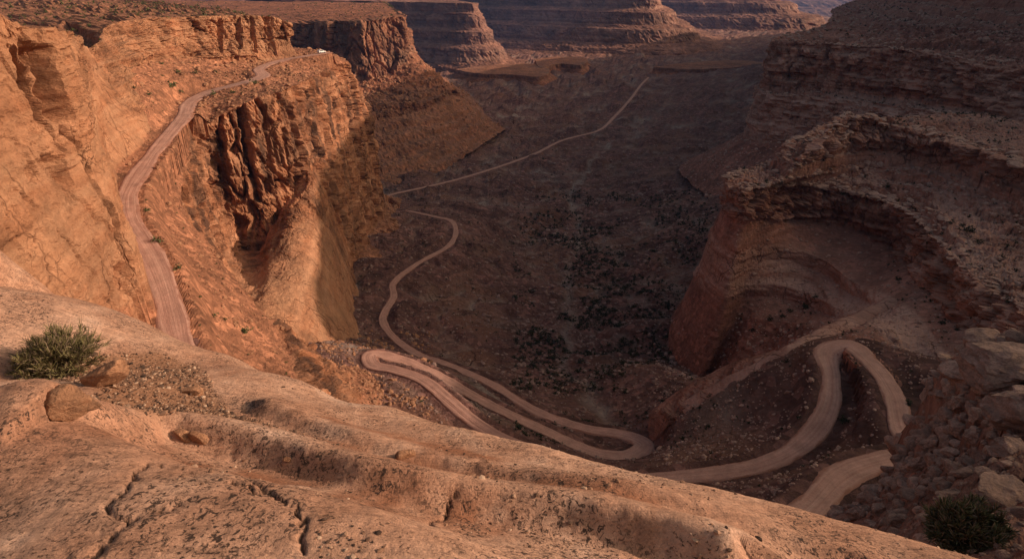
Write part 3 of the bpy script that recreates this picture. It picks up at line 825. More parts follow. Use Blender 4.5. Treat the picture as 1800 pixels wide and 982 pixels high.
# ---- higher mesa along the right rim, mostly out of frame and added there, its skyline shaped to shade the canyon
U_ = []
for (x, y, h, fx, fy, fz) in [(470, -400, 100, 400, -380, -10), (460, -150, 104, 395, -150, -10), (460, 0, 118, 395, 0, -12), (462, 40, 129, 396, 40, -13), (465, 75, 129, 400, 75, -14), (472, 104, 108, 406, 104, -15), (480, 130, 80, 412, 130, -16), (490, 152, 60, 425, 152, -17), (500, 212, 54, 430, 212, -20), (500, 236, 82, 432, 236, -21), (500, 290, 88, 435, 290, -22), (500, 345, 110, 435, 345, -26), (500, 480, 118, 440, 480, -32),
                              (505, 620, 112, 445, 620, -36), (570, 800, 128, 480, 800, -40), (650, 1000, 136, 540, 985, -42), (780, 1300, 135, 670, 1290, -46), (1010, 1800, 160, 900, 1790, -50), (1500, 2600, 90, 1390, 2580, -58), (2300, 3600, 60, 2200, 3580, -70)]:
    ox, oy = fx - x, fy - y; h += 33 if y < 620 else 40
    U_.append([(x - ox * 6.1, y - oy * 6.1, -340), (x - ox * 6, y - oy * 6, h + 12), (x - ox * .3, y - oy * .3, h + 4), (x, y, h), (x + ox * .12, y + oy * .12, h * .5 + fz * .5), (x + ox * .45, y + oy * .45, h * .3 + fz * .7), (x + ox * .52, y + oy * .52, fz + (h - fz) * .10), (fx, fy, fz), (fx + ox * .35, fy + oy * .35, fz - 14)])  # first point hangs an unseen curtain that blocks light leaking underneath
loft('right_upper_mesa', U_, [[S_(.5, 2.)], [G_(.5, 1.5), Z_(.8, 1.5)], [Z_(.9, 1.5)], [S_(1.1, 1.8, 51), J(.8, 1.6)], [G_(.7, 1.3), Z_(1.3, 2.0)], [S_(1.1, 1.6, 52), J(.7, 1.4)], [G_(.8, 1.3), Z_(1.3, 1.9)], [G_(.8, 1.3), Z_(1., 1.6)]],
     M['right'], tint=[(0, .3, 0), (.7, 0, .6), (.5, 0, .6), (0, .5, .4), (.5, 0, .6), (.1, .2, .6), (.5, 0, .6), (.7, 0, .4)], step=7.0, ledge_pale=.45)

# ---- far mesas
def far_mesa(name, rims, base_z, run, seed, steps=((0, 0), (.14, .03), (.20, .14), (.36, .20), (.42, .36), (.60, .42), (.66, .62), (.86, .72), (.92, .93), (1.0, 1.0)), back=700, k=1.0, s=5.0, fstep=3.6):
    """rims: list of (x, y, z, outward x, outward y); the flank steps down in cliffs and slopes to base_z over run metres"""
    cols = []
    for (x, y, z, ox, oy) in rims:
        l = math.hypot(ox, oy); ox, oy = ox / l, oy / l
        col = [(x - ox * back, y - oy * back, z + 8)]
        for (a, b) in steps:
            col.append((x + ox * run * b, y + oy * run * b, z + (base_z - z) * a))
        col.append((x + ox * (run + 120), y + oy * (run + 120), base_z - 14))
        cols.append(col)
    n = len(steps)
    sty = [[G_(.6, s * .6)]]
    tin = [(.8, 0, .3)]
    for i in range(n - 1):
        steep = (steps[i + 1][0] - steps[i][0]) > (steps[i + 1][1] - steps[i][1]) * 1.3
        sty.append([J(.55 * k, s * .7, seed), S_(.35 * k, s * .6, seed)] if steep else [G_(.7 * k, s * .7), S_(.5 * k, s * .7, seed + 1)])
        tin.append((.05, .35, .1) if steep else (.75, 0, .1))
    sty.append([G_(.6, s)]); tin.append((.9, 0, .2))
    return loft(name, cols, sty, M['far'], tint=tin, step=fstep, seed=seed)

far_mesa('far_mesa_left', [(-1500, 2500, -60, -.4, -1), (-900, 2250, -58, -.35, -1), (-500, 2080, -56, -.3, -1), (-300, 1990, -55, -.25, -1), (-150, 1920, -55, .1, -1), (-105, 1925, -57, .9, -.6), (-110, 2020, -58, 1, -.1), (-220, 2400, -58, 1, 0)], -232, 120, 101)
far_mesa('far_mesa_middle', [(-900, 3400, -10, -.5, -1), (-300, 3060, -10, -.5, -1), (100, 2830, -8, -.45, -1), (330, 2680, -8, -.3, -1), (470, 2600, -10, .2, -1), (520, 2610, -14, .9, -.5), (560, 2760, -12, 1, -.2), (640, 3300, -12, 1, 0), (700, 4200, -12, 1, 0)], -236, 300, 111)
far_mesa('far_mesa_right', [(200, 5200, 10, -.5, -1), (900, 4700, 10, -.45, -1), (1300, 4430, 8, -.3, -1), (1560, 4330, 0, .5, -1), (1640, 4450, -6, 1, -.3), (1800, 5400, -6, 1, 0)], -300, 620, 121, s=8.0)
far_mesa('distant_rim', [(-14000, 11000, -60, .2, -1), (-6000, 12500, -60, 0, -1), (0, 12000, -60, 0, -1), (4000, 11000, -70, -.1, -1), (7000, 10500, -80, -.3, -1), (12000, 10000, -80, -.3, -1)], -520, 2600, 131, back=3000, s=16.0, fstep=5.0)

# ---- low benches standing on the canyon floor
def low_mesa(name, rim_img, zt, zb, seed, s=1.6, back=None):
    R = np.array([IZ(px, py, zt) for px, py in rim_img])
    c = R.mean(0)
    cols = []
    for p in list(R) + [R[0]]:
        d = (p - c)[:2]; d = d / max(np.linalg.norm(d), 1e-6)
        cols.append([(c[0], c[1], zt + 2), (c[0] * .5 + p[0] * .5, c[1] * .5 + p[1] * .5, zt + 1), tuple(p), (p[0] + d[0] * 3, p[1] + d[1] * 3, zt + (zb - zt) * .55), (p[0] + d[0] * 30, p[1] + d[1] * 30, zb - 8)])
    return loft(name, cols, [[G_(.4, s)], [G_(.5, s)], [J(.5, s, seed)], [G_(.8, s)]], M['mesa'], tint=[(.9, 0, .8), (.8, 0, .8), (0, .6, 0), (.9, 0, .1)], step=2.0, usmooth=True, seed=seed)
low_mesa('low_bench', [(800, 122), (850, 116), (930, 112), (965, 122), (950, 135), (900, 131), (840, 129)], -214, -232, 141)
low_mesa('low_bench', [(940, 104), (980, 100), (1030, 102), (1022, 114), (985, 112), (950, 118)], -212, -234, 142, 2.0)
low_mesa('low_bench', [(1150, 118), (1210, 110), (1300, 106), (1345, 112), (1300, 118), (1220, 122)], -215, -232, 143, 2.0)

# ---- the air: one closed box of thin haze round the whole place
hz = bpy.data.meshes.new('haze')
bx = [(-20000, -700, -760), (17000, -700, -760), (17000, 17500, -760), (-20000, 17500, -760), (-20000, -700, 330), (17000, -700, 330), (17000, 17500, 330), (-20000, 17500, 330)]
hz.from_pydata(bx, [], [(0, 3, 2, 1), (4, 5, 6, 7), (0, 1, 5, 4), (1, 2, 6, 5), (2, 3, 7, 6), (3, 0, 4, 7)])
hm = bpy.data.materials.new('haze_air'); hm.use_nodes = True
hm.node_tree.nodes.clear()
ho = hm.node_tree.nodes.new('ShaderNodeOutputMaterial'); hv = hm.node_tree.nodes.new('ShaderNodeVolumePrincipled')
hv.inputs['Color'].default_value = (.26, .44, 1.0, 1); hv.inputs['Density'].default_value = HAZE
hm.node_tree.links.new(hv.outputs[0], ho.inputs['Volume'])
hz.materials.append(hm)
tag(link('haze', hz), 'thin blue evening haze filling the canyon air', 'haze', kind='stuff')

# ================================================================== ROAD RIBBON
def road_mat():
    m, nt, b = new_mat('graded_dirt')
    geo = N(nt, 'ShaderNodeNewGeometry'); pos = geo.outputs['Position']
    at = N(nt, 'ShaderNodeAttribute', attribute_name='lane')
    sep = N(nt, 'ShaderNodeSeparateXYZ'); nt.links.new(at.outputs['Vector'], sep.inputs[0])
    tr = noise(nt, 1.0, 4, .55, (6.5, .035, 1), at.outputs['Vector'])
    ed = N(nt, 'ShaderNodeMath', operation='ABSOLUTE'); nt.links.new(sep.outputs[0], ed.inputs[0])
    mo = noise(nt, .25, 7, .65, None, pos)
    fi = noise(nt, 2.5, 6, .7, None, pos)
    c = ramp(nt, tr, [(.28, (.40, .205, .155)), (.45, (.46, .250, .190)), (.6, (.50, .285, .218)), (.75, (.56, .335, .258))])
    c = mix(nt, 1., c, ramp(nt, mo, [(.3, .75), (.7, 1.2)]), 'MULTIPLY')
    c = mix(nt, .6, c, ramp(nt, fi, [(.3, .75), (.7, 1.2)]), 'MULTIPLY')
    # loose soil creeping in from the verges
    em = mth(nt, 'ADD', ed.outputs[0], mth(nt, 'MULTIPLY', mth(nt, 'SUBTRACT', mo, .5), 1.6))
    c = mix(nt, ramp(nt, em, [(.70, 0.), (.95, .85)]), c, (.27, .120, .080))
    nt.links.new(c, b.inputs['Base Color'])
    bp = N(nt, 'ShaderNodeBump'); bp.inputs['Strength'].default_value = .5; bp.inputs['Distance'].default_value = .25
    nt.links.new(mth(nt, 'ADD', tr, fi), bp.inputs['Height']); nt.links.new(bp.outputs[0], b.inputs['Normal'])
    return m
M['road'] = road_mat()
R = ROAD
tg = np.gradient(R, axis=0); tg[:, 2] = 0
for _ in range(6):
    tg[1:-1] = tg[:-2] * .25 + tg[1:-1] * .5 + tg[2:] * .25
tg /= np.linalg.norm(tg, axis=1, keepdims=True)
sd_ = np.stack([tg[:, 1], -tg[:, 0], np.zeros(len(R))], 1)
arc = np.concatenate([[0], np.cumsum(np.linalg.norm(np.diff(R, axis=0), axis=1))])
hw = half_width(R[:, 2], R[:, 0], R[:, 1])
cv = np.abs(np.gradient(np.unwrap(np.arctan2(tg[:, 1], tg[:, 0])))) / np.maximum(np.gradient(arc), .2)
for _ in range(12): cv[1:-1] = (cv[:-2] + cv[1:-1] * 2 + cv[2:]) / 4
hw = hw * (1 + .22 * fbm(np.stack([arc, arc * 0, arc * 0], 1), 20, 4, 5, .6) + np.clip(cv * 3.0, 0, .45))
NX = 15
off = np.linspace(-1, 1, NX)
V = R[:, None, :] + sd_[:, None, :] * (off[None, :, None] * (hw[:, None, None] + .8 * gnoise(np.stack([np.repeat(arc, NX) * .12, np.tile(off, len(R)) * 1.5, np.zeros(len(R) * NX)], 1), 8).reshape(len(R), NX, 1) * (np.abs(off) > .9)[None, :, None]))
lane = np.zeros((len(R), NX, 4), f4); lane[..., 0] = off; lane[..., 1] = arc[:, None]; lane[..., 3] = 1
prof = -.07 * np.exp(-((np.abs(off) - .36) / .13) ** 2) - .10 * (np.abs(off) > .8) - .30 * (np.abs(off) > .97)
V[..., 2] += prof[None, :] + .09 * fbm(V.reshape(-1, 3), 3.0, 3, 6).reshape(len(R), NX)
road = link('dirt_road', mesh_np('dirt_road', V, grid_faces(len(R), NX, True), M['road'], True, {'lane': ('FLOAT_COLOR', lane)}))
tag(road, kind='structure')

# ================================================================== FOREGROUND SLICKROCK
def fore_mat():
    m, nt, b = new_mat('foreground_slickrock')
    geo = N(nt, 'ShaderNodeNewGeometry'); pos = geo.outputs['Position']
    at = N(nt, 'ShaderNodeAttribute', attribute_name='tint')
    sep = N(nt, 'ShaderNodeSeparateColor'); nt.links.new(at.outputs['Color'], sep.inputs[0])
    a = noise(nt, .8, 8, .66, (1, .6, 1), pos, .4)
    base = ramp(nt, a, [(.28, (.37, .172, .104)), (.44, (.48, .255, .164)), (.57, (.57, .33, .225)), (.72, (.68, .45, .335))])
    g = noise(nt, 7., 8, .7, None, pos)
    base = mix(nt, .9, base, ramp(nt, g, [(.28, .62), (.5, 1.), (.74, 1.28)]), 'MULTIPLY')
    g2 = noise(nt, 55., 4, .7, None, pos)
    base = mix(nt, .7, base, ramp(nt, g2, [(.3, .70), (.5, 1.), (.72, 1.25)]), 'MULTIPLY')
    # fine bedding streaks along the ribs
    mr = N(nt, 'ShaderNodeMapping'); mr.inputs['Rotation'].default_value = (0, 0, math.radians(33)); mr.inputs['Scale'].default_value = (1.1, 11., 6.)
    nt.links.new(pos, mr.inputs[0])
    bs = N(nt, 'ShaderNodeTexNoise'); bs.inputs['Scale'].default_value = 1.6; bs.inputs['Detail'].default_value = 8; bs.inputs['Roughness'].default_value = .68
    nt.links.new(mr.outputs[0], bs.inputs['Vector'])
    base = mix(nt, .85, base, ramp(nt, bs.outputs['Fac'], [(.30, .55), (.46, .96), (.56, 1.05), (.72, 1.3)]), 'MULTIPLY')
    # grazing-sun shade of the hollows between the ridges, painted red-brown
    base = mix(nt, mth(nt, 'MULTIPLY', sep.outputs[2], .85), base, (.29, .115, .060))
    # black lichen: clusters of small irregular spots
    cl = noise(nt, 1.1, 5, .6, (1, .75, 1), pos)
    sp = noise(nt, 26., 6, .66, (1, .7, 1), pos, 1.2)
    lm = mth(nt, 'MULTIPLY', ramp(nt, cl, [(.44, 0.), (.56, 1.)]), ramp(nt, sp, [(.52, 0.), (.58, 1.)]))
    lm = mth(nt, 'MULTIPLY', lm, mth(nt, 'SUBTRACT', 1., sep.outputs[0]))
    base = mix(nt, mth(nt, 'MULTIPLY', lm, .9), base, (.035, .025, .022))
    cl2 = noise(nt, 2.6, 4, .6, None, pos); sp2 = noise(nt, 38., 4, .6, None, pos, .4)
    l2 = mth(nt, 'MULTIPLY', ramp(nt, cl2, [(.40, 0.), (.52, 1.)]), ramp(nt, sp2, [(.585, 0.), (.625, 1.)]))
    base = mix(nt, mth(nt, 'MULTIPLY', l2, .8), base, (.06, .035, .025))
    # sandy pockets
    sn = noise(nt, 24., 6, .7, None, pos)
    sand = ramp(nt, sn, [(.3, (.20, .095, .052)), (.55, (.31, .155, .088)), (.75, (.42, .24, .15))])
    base = mix(nt, sep.outputs[0], base, sand)
    # dirt in the cracks
    base = mix(nt, sep.outputs[1], base, (.10, .05, .03))
    nt.links.new(base, b.inputs['Base Color'])
    h1 = noise(nt, 9., 9, .68, (1, .7, 1.6), pos)
    h2 = noise(nt, 60., 5, .7, None, pos)
    hh = mth(nt, 'ADD', mth(nt, 'ADD', h1, mth(nt, 'MULTIPLY', bs.outputs['Fac'], .8)), mth(nt, 'MULTIPLY', h2, .22))
    bp = N(nt, 'ShaderNodeBump'); bp.inputs['Strength'].default_value = .75; bp.inputs['Distance'].default_value = .055
    nt.links.new(hh, bp.inputs['Height']); nt.links.new(bp.outputs[0], b.inputs['Normal'])
    return m
M['fore'] = fore_mat()

SIL = [(-200, 530, 19), (0, 540, 16), (130, 550, 13.8), (220, 565, 12.2), (300, 592, 11), (420, 632, 9.8), (540, 672, 8.9), (700, 718, 8.0), (830, 757, 7.4), (980, 795, 6.9), (1100, 830, 6.4), (1250, 858, 5.9), (1400, 893, 5.4), (1560, 935, 4.95), (1720, 982, 4.5), (1950, 1060, 4.0), (2300, 1250, 3.3)]
fp = []
for (x, y, t) in SIL:
    p = np.array(I(x, y, t)); fp.append(p)
    r = np.linalg.norm(p[:2]); d = p[:2] / r
    n2 = d if x < 300 else (d * .75 + np.array([.45, .45]) * .5)
    n2 = n2 / np.linalg.norm(n2)
    fp.append(np.array([p[0] + n2[0] * .1 * r, p[1] + n2[1] * .1 * r, p[2] - .16 * r]))
    fp.append(np.array([p[0] + n2[0] * .28 * r, p[1] + n2[1] * .28 * r, p[2] - .62 * r]))
    fp.append(np.array([p[0] + n2[0] * .55 * r, p[1] + n2[1] * .55 * r, p[2] - 1.7 * r]))
for q in [(60, 585, 12), (100, 640, 7.7), (30, 660, 7.2), (200, 680, 6.7), (130, 738, 5.75), (30, 700, 6.0), (240, 640, 8.4), (350, 640, 8.9), (330, 700, 7.15), (480, 715, 7.2), (420, 770, 5.9), (270, 770, 5.55), (650, 745, 7.2), (560, 700, 8.0),
          (600, 790, 5.95), (520, 820, 5.3), (760, 800, 6.2), (700, 850, 5.1), (900, 850, 5.6), (850, 900, 4.75), (1050, 890, 5.1), (1000, 940, 4.4), (1200, 920, 4.95), (1250, 985, 4.2), (1400, 960, 4.7), (1550, 1010, 4.2),
          (0, 728, 4.6), (80, 735, 4.55), (150, 768, 4.3), (250, 812, 4.0), (380, 850, 3.75), (520, 882, 3.55), (680, 925, 3.35), (830, 978, 3.15), (160, 756, 5.15), (300, 800, 4.75), (450, 850, 4.3), (620, 890, 4.0), (800, 950, 3.7), (950, 1000, 3.45),
          (0, 860, 3.5), (200, 860, 3.5), (350, 920, 3.1), (0, 982, 2.85), (250, 982, 2.75), (500, 970, 2.9), (700, 1010, 2.8), (0, 1200, 2.2), (450, 1200, 2.15), (900, 1200, 2.35), (1300, 1200, 2.8), (1700, 1250, 2.9), (-300, 700, 5.2), (-300, 850, 3.9), (-400, 1100, 2.6)]:
    fp.append(np.array(I(*q)))
fp += [np.array(k, float) for k in [(-2.5, -1.5, -1.7), (0, -1.5, -1.65), (2.5, -1.5, -2.0), (5, -1, -4.0), (-6, 0, -2.0), (-9, 4, -3.2), (6, 2, -6)]]
fp = np.array(fp)
fore_base = mq_fit(fp[:, :2], fp[:, 2], .35, 0.004)

def on_fore(px, py, t0=6.0):
    """foreground surface point that the photograph shows at px, py"""
    a, b, c = ray(px, py)
    ts = np.linspace(2.2, 20, 900)
    Q = np.stack([a * ts, b * ts], 1)
    dz = c * ts - fore_base(Q)
    k = int(np.argmax(dz < 0))
    t = ts[k]
    return np.array([a * t, b * t, c * t])

CRACKS = [([(268, 832), (235, 868), (205, 900), (196, 918), (235, 930), (215, 955), (160, 990)], .026, .010), ([(268, 832), (330, 846), (350, 850)], .015, .008),
          ([(430, 862), (505, 900), (530, 935), (536, 990)], .024, .009), ([(505, 900), (440, 880), (400, 868)], .025, .009), ([(720, 938), (760, 920), (800, 902)], .03, .010),
          ([(235, 930), (290, 915), (330, 900)], .02, .009), ([(170, 762), (300, 800), (450, 855), (620, 900), (830, 968)], .03, .05)]
az = np.radians(np.linspace(-54, 58, 540))
rr = np.concatenate([np.geomspace(.9, 11, 238), np.geomspace(11.1, 34, 50)])
A_, R_ = np.meshgrid(az, rr, indexing='ij')
XY = np.stack([(R_ * np.sin(A_)).ravel(), (R_ * np.cos(A_)).ravel()], 1)
z = fore_base(XY)
P = np.concatenate([XY, z[:, None]], 1)
P3 = P.copy(); P3[:, 2] = 0
# long ribs of the bedding run from upper left to lower right
rot = np.stack([P3[:, 0] * .83 - P3[:, 1] * .55, P3[:, 0] * .55 + P3[:, 1] * .83, P3[:, 2]], 1)
rib = np.stack([rot[:, 0] * .28, rot[:, 1], rot[:, 2]], 1)
st = (fbm(rib, .9, 2, 207) * .5 + (P[:, 2] + .25 * P[:, 0]) * .9) / .085; li = np.floor(st)
z2 = .016 * (sstep(.5, .9, st - li) - (st - li)) * sstep(-.2, .4, fbm(P3, 1.3, 2, 209)) + .05 * fbm(rib, 1.2, 2, 201, .5) + .016 * fbm(P3, .5, 3, 203, .5) + .006 * fbm(P3, .11, 3, 205, .6)
def ridge(line, h, near_w, far_w):
    """a long rounded rib along the bedding: its near face falls over near_w, its far face over far_w"""
    pl = catmull([on_fore(*p) for p in line], step=.3)[:, :2]
    d = np.full(len(XY), 1e9); side = np.zeros(len(XY))
    for a, b in zip(pl[:-1], pl[1:]):
        ab = b - a; w = XY - a
        s = np.clip((w @ ab) / max(ab @ ab, 1e-9), 0, 1)
        e = np.linalg.norm(w - s[:, None] * ab, axis=1)
        c = ab[0] * w[:, 1] - ab[1] * w[:, 0]
        m = e < d
        d[m] = e[m]; side[m] = c[m]
    return h * np.where(side > 0, 1 - sstep(0, far_w, d), 1 - sstep(0, near_w, d))
z2 += ridge([(-150, 700), (0, 722), (80, 735), (150, 768), (250, 812), (380, 850), (520, 882), (680, 925), (830, 978), (960, 1030)], .12, 1.3, .30)
z2 += ridge([(175, 757), (300, 772), (450, 800), (560, 832), (700, 868), (850, 900), (1000, 922), (1130, 950), (1260, 988)], .32, .36, .9)
z2 += ridge([(480, 725), (600, 768), (700, 800), (830, 832), (1000, 868), (1150, 900), (1300, 940), (1450, 990)], .17, .30, .6)
dirt = np.zeros(len(P))
for pts, dep, wid in CRACKS:
    pl = np.array([on_fore(*p)[:2] for p in pts])
    d = polyline_dist(XY + .05 * np.stack([fbm(P3, .16, 3, 211, .6), fbm(P3, .16, 3, 212, .6)], 1), pl)
    wv = wid * (1 + .8 * fbm(P3, .35, 2, 213))
    k = np.exp(-(d / np.maximum(wv, wid * .25)) ** 2) + .35 * np.exp(-(d / (wid * 4)) ** 2)
    z2 -= dep * k
    dirt = np.maximum(dirt, np.exp(-(d / (wid * .55)) ** 2) * (wid < .03))
P[:, 2] += z2 * sstep(0, .6, R_.ravel() - .9)
T = np.zeros((len(P), 4), f4); T[:, 3] = 1
px, py, dd = project(P)
# gravel pocket between the ridges, outlined on the ground
gp = np.array([on_fore(*p)[:2] for p in [(20, 655), (150, 690), (90, 730), (160, 752), (330, 778), (450, 790), (520, 770), (420, 720), (400, 690), (360, 640), (280, 610), (180, 615), (60, 600)]])
def in_poly(XY, poly):
    c = np.zeros(len(XY), bool); n = len(poly)
    for i in range(n):
        a, b = poly[i], poly[(i + 1) % n]
        m = ((a[1] > XY[:, 1]) != (b[1] > XY[:, 1])) & (XY[:, 0] < (b[0] - a[0]) * (XY[:, 1] - a[1]) / (b[1] - a[1] + 1e-12) + a[0])
        c ^= m
    return c
inside = in_poly(XY + .25 * np.stack([fbm(P3, .6, 3, 221), fbm(P3, .6, 3, 222)], 1), gp)
sd2 = polyline_dist(XY, np.concatenate([gp, gp[:1]]))
pocket = np.where(inside, sstep(0, .25, sd2), 0)
T[:, 0] = pocket * .85
T[:, 1] = dirt
# hollows between the ridges, where the shade is painted in
hl = [np.array([on_fore(*p)[:2] for p in q]) for q in ([(230, 790), (420, 830), (620, 875), (860, 930)], [(480, 770), (620, 800), (800, 850), (1000, 890), (1150, 930)], [(560, 745), (700, 775), (850, 820)])]
T[:, 2] = np.max([np.exp(-(polyline_dist(XY, h) / .22) ** 2) for h in hl], 0) * sstep(-.3, .3, fbm(P3, .5, 3, 231) + .2)
fore = link('foreground_slickrock', mesh_np('foreground_slickrock', P, grid_faces(len(az), len(rr)), M['fore'], True, {'tint': ('FLOAT_COLOR', T)}))
tag(fore, kind='structure')
FORE = P.reshape(len(az), len(rr), 3)
print('foreground %.1fs' % (time.time() - T0))

# ================================================================== SCATTER: what stands on the ground
# coarse depth buffer of the terrain, only to leave out what other ground hides
ZW, ZH = 600, 328
ZB = np.full((ZW, ZH), 1e9, f4)
def splat(P):
    px, py, d = project(P.reshape(-1, 3))
    i, j = (px / 3).astype(int), (py / 3).astype(int)
    m = (i >= 0) & (i < ZW) & (j >= 0) & (j < ZH) & (d > .6)
    np.minimum.at(ZB, (i[m], j[m]), d[m])
for k in LOFTS: splat(LOFTS[k][0])
splat(VALLEY); splat(FORE)
def visible(P, tol=1.04):
    px, py, d = project(P)
    i, j = (px / 3).astype(int), (py / 3).astype(int)
    ok = (i >= 1) & (i < ZW - 1) & (j >= 1) & (j < ZH - 1)
    z = ZB[np.clip(i, 0, ZW - 1), np.clip(j, 0, ZH - 1)]
    return ok & (d < z * tol)

def grid_points(G):
    dx = np.gradient(G, axis=0); dy = np.gradient(G, axis=1)
    n = np.cross(dx, dy); n /= np.maximum(np.linalg.norm(n, axis=2, keepdims=True), 1e-9)
    return G.reshape(-1, 3), np.abs(n[..., 2]).ravel()

def zone(name, r0=None, r1=None, up=.45, box=None, clear=4.2):
    if name == 'valley': G = VALLEY
    else:
        G, nu, nv, sv = LOFTS[name]
        c = np.concatenate([[0], np.cumsum(sv)])
        G = G[:, c[r0]:c[r1] + 1]
    P, nz = grid_points(G)
    m = visible(P) & (nz > up)
    d, z = road_at(P)
    m &= (d > clear * np.clip(np.hypot(P[:, 0], P[:, 1]) / 500, 1, 1.6)) | (np.abs(P[:, 2] - z) > 6)
    if box is not None:
        px, py, _ = project(P)
        m &= (px > box[0]) & (px < box[2]) & (py > box[1]) & (py < box[3])
    return P[m]

def surf(name, px, py):
    """the nearest ground point that the photograph shows at px, py"""
    G = VALLEY if name == 'valley' else FORE if name == 'fore' else LOFTS[name][0]
    P = G.reshape(-1, 3)
    x, y, d = project(P)
    e = (x - px) ** 2 + (y - py) ** 2
    c = np.nonzero(e < max(e.min() * 1.5, 9))[0]
    return P[c[np.argmin(d[c])]]

def surf_any(px, py, names):
    c = [surf(n, px, py) for n in names]
    e = [np.hypot(*(np.array(project(q)[:2]) - (px, py))) for q in c]
    c = [q for q, k in zip(c, e) if k < min(e) + 4]
    return min(c, key=lambda q: q[1] * CP - q[2] * SP)

# ---- bare slickrock ramp that sweeps up from the gully into the alcove
rp = [surf_any(px, py, ('valley', 'amphitheatre_cliff', 'slickrock_nose')) + np.array([0, 0, .5]) for px, py in [(1196, 722), (1240, 694), (1290, 665), (1340, 640), (1390, 615), (1435, 594), (1480, 574), (1530, 549), (1572, 526)]]
rp = np.array(rp)
for _ in range(2): rp[1:-1] = (rp[:-2] + 2 * rp[1:-1] + rp[2:]) / 4
rc = catmull(rp, step=1.0)
rt = np.gradient(rc, axis=0); rt[:, 2] = 0; rt /= np.maximum(np.linalg.norm(rt, axis=1, keepdims=True), 1e-6)
rs_ = np.stack([rt[:, 1], -rt[:, 0], np.zeros(len(rc))], 1)
ro = np.linspace(-1, 1, 19)
wv_ = 4.2 * (1 + .35 * fbm(rc, 22, 3, 66))
V = rc[:, None] + rs_[:, None] * (ro[None, :, None] * wv_[:, None, None])
V[..., 2] += -1.6 * np.abs(ro)[None] ** 3 + (.55 * fbm(V.reshape(-1, 3), 5, 4, 67, .55)).reshape(len(rc), 19)
tt = np.zeros((len(rc), 19, 4), f4); tt[..., 2] = .75; tt[..., 3] = 1; tt[..., 0] = np.abs(ro)[None] ** 4 * .8
tag(link('slickrock_ramp', mesh_np('slickrock_ramp', V, grid_faces(len(rc), 19, True), M['right'], True, {'tint': ('FLOAT_COLOR', tt)})), kind='structure')

# ---- rocks
import bmesh
def ico(sub):
    bm = bmesh.new(); bmesh.ops.create_icosphere(bm, subdivisions=sub, radius=1.0)
    V = np.array([v.co[:] for v in bm.verts]); F = np.array([[v.index for v in f.verts] for f in bm.faces])
    bm.free(); return V, F
ICO = {k: ico(k) for k in (1, 2, 3, 4, 5)}
def rock_shape(seed, sub=2, cuts=11, flat=.75, rough=.05):
    r = np.random.default_rng(seed)
    V, F = ICO[sub]; V = V.copy()
    for k in range(cuts):
        n = r.normal(size=3); n /= np.linalg.norm(n)
        d = r.uniform(.52, .86)
        e = V @ n - d
        V -= np.clip(e, 0, None)[:, None] * n * .96
    V *= r.uniform(.8, 1.2, 3); V[:, 2] *= flat
    if rough:
        n = V / np.maximum(np.linalg.norm(V, axis=1, keepdims=True), 1e-6)
        V += n * (rough * fbm(V + seed * 3.1, .5, 4, seed % 50, .6))[:, None]
        bed = V[:, 2] / .16 + .8 * fbm(V + seed, .8, 2, 9); li = np.floor(bed).astype(np.int64)
        V[:, :2] *= (1 + rough * 1.1 * (rnd1(li, seed) - .5))[:, None]
    V /= np.abs(V[:, :2]).max()
    return V, F
def rotz(V, a, tx=0., ty=0.):
    cx, sx, cy, sy, cz, sz = math.cos(tx), math.sin(tx), math.cos(ty), math.sin(ty), math.cos(a), math.sin(a)
    Rx = np.array([[1, 0, 0], [0, cx, -sx], [0, sx, cx]]); Ry = np.array([[cy, 0, sy], [0, 1, 0], [-sy, 0, cy]]); Rz = np.array([[cz, -sz, 0], [sz, cz, 0], [0, 0, 1]])
    return V @ (Rz @ Ry @ Rx).T

def stone_mat(name, c, spots=.0, sc=1.0):
    m, nt, b = new_mat(name)
    geo = N(nt, 'ShaderNodeNewGeometry'); pos = geo.outputs['Position']
    oi = N(nt, 'ShaderNodeObjectInfo')
    a = noise(nt, 1.2 * sc, 8, .68, None, pos)
    base = ramp(nt, a, [(.28, tuple(k * .6 for k in c)), (.5, c), (.72, tuple(min(1, k * 1.4) for k in c))])
    base = mix(nt, .8, base, ramp(nt, oi.outputs['Random'], [(0., .72), (1., 1.25)]), 'MULTIPLY')
    bd = noise(nt, 1.0, 5, .6, (.6 * sc, .6 * sc, 5 * sc), pos)
    base = mix(nt, .7, base, ramp(nt, bd, [(.35, .75), (.65, 1.18)]), 'MULTIPLY')
    if spots:
        sp = noise(nt, 2.4 * sc, 6, .65, None, pos, .4)
        base = mix(nt, mth(nt, 'MULTIPLY', ramp(nt, sp, [(.50, 0.), (.60, 1.)]), spots), base, (.07, .045, .035))
    nt.links.new(base, b.inputs['Base Color'])
    h = noise(nt, 3. * sc, 9, .7, (1, 1, 1.8), pos)
    bp = N(nt, 'ShaderNodeBump'); bp.inputs['Strength'].default_value = .95; bp.inputs['Distance'].default_value = .5 / sc
    nt.links.new(h, bp.inputs['Height']); nt.links.new(bp.outputs[0], b.inputs['Normal'])
    return m
M['stone_lit'] = stone_mat('boulder_orange', (.42, .21, .12), .3)
M['stone_dim'] = stone_mat('boulder_brown', (.52, .325, .255), .35)
M['stone_val'] = stone_mat('boulder_purple', (.40, .26, .215), .2)
M['stone_fore'] = stone_mat('boulder_foreground', (.50, .255, .145), .4, 5.0)

def px_sizes(n, lo, hi, a):
    u = RNG.random(n)
    return (lo ** -a + u * (hi ** -a - lo ** -a)) ** (-1 / a)

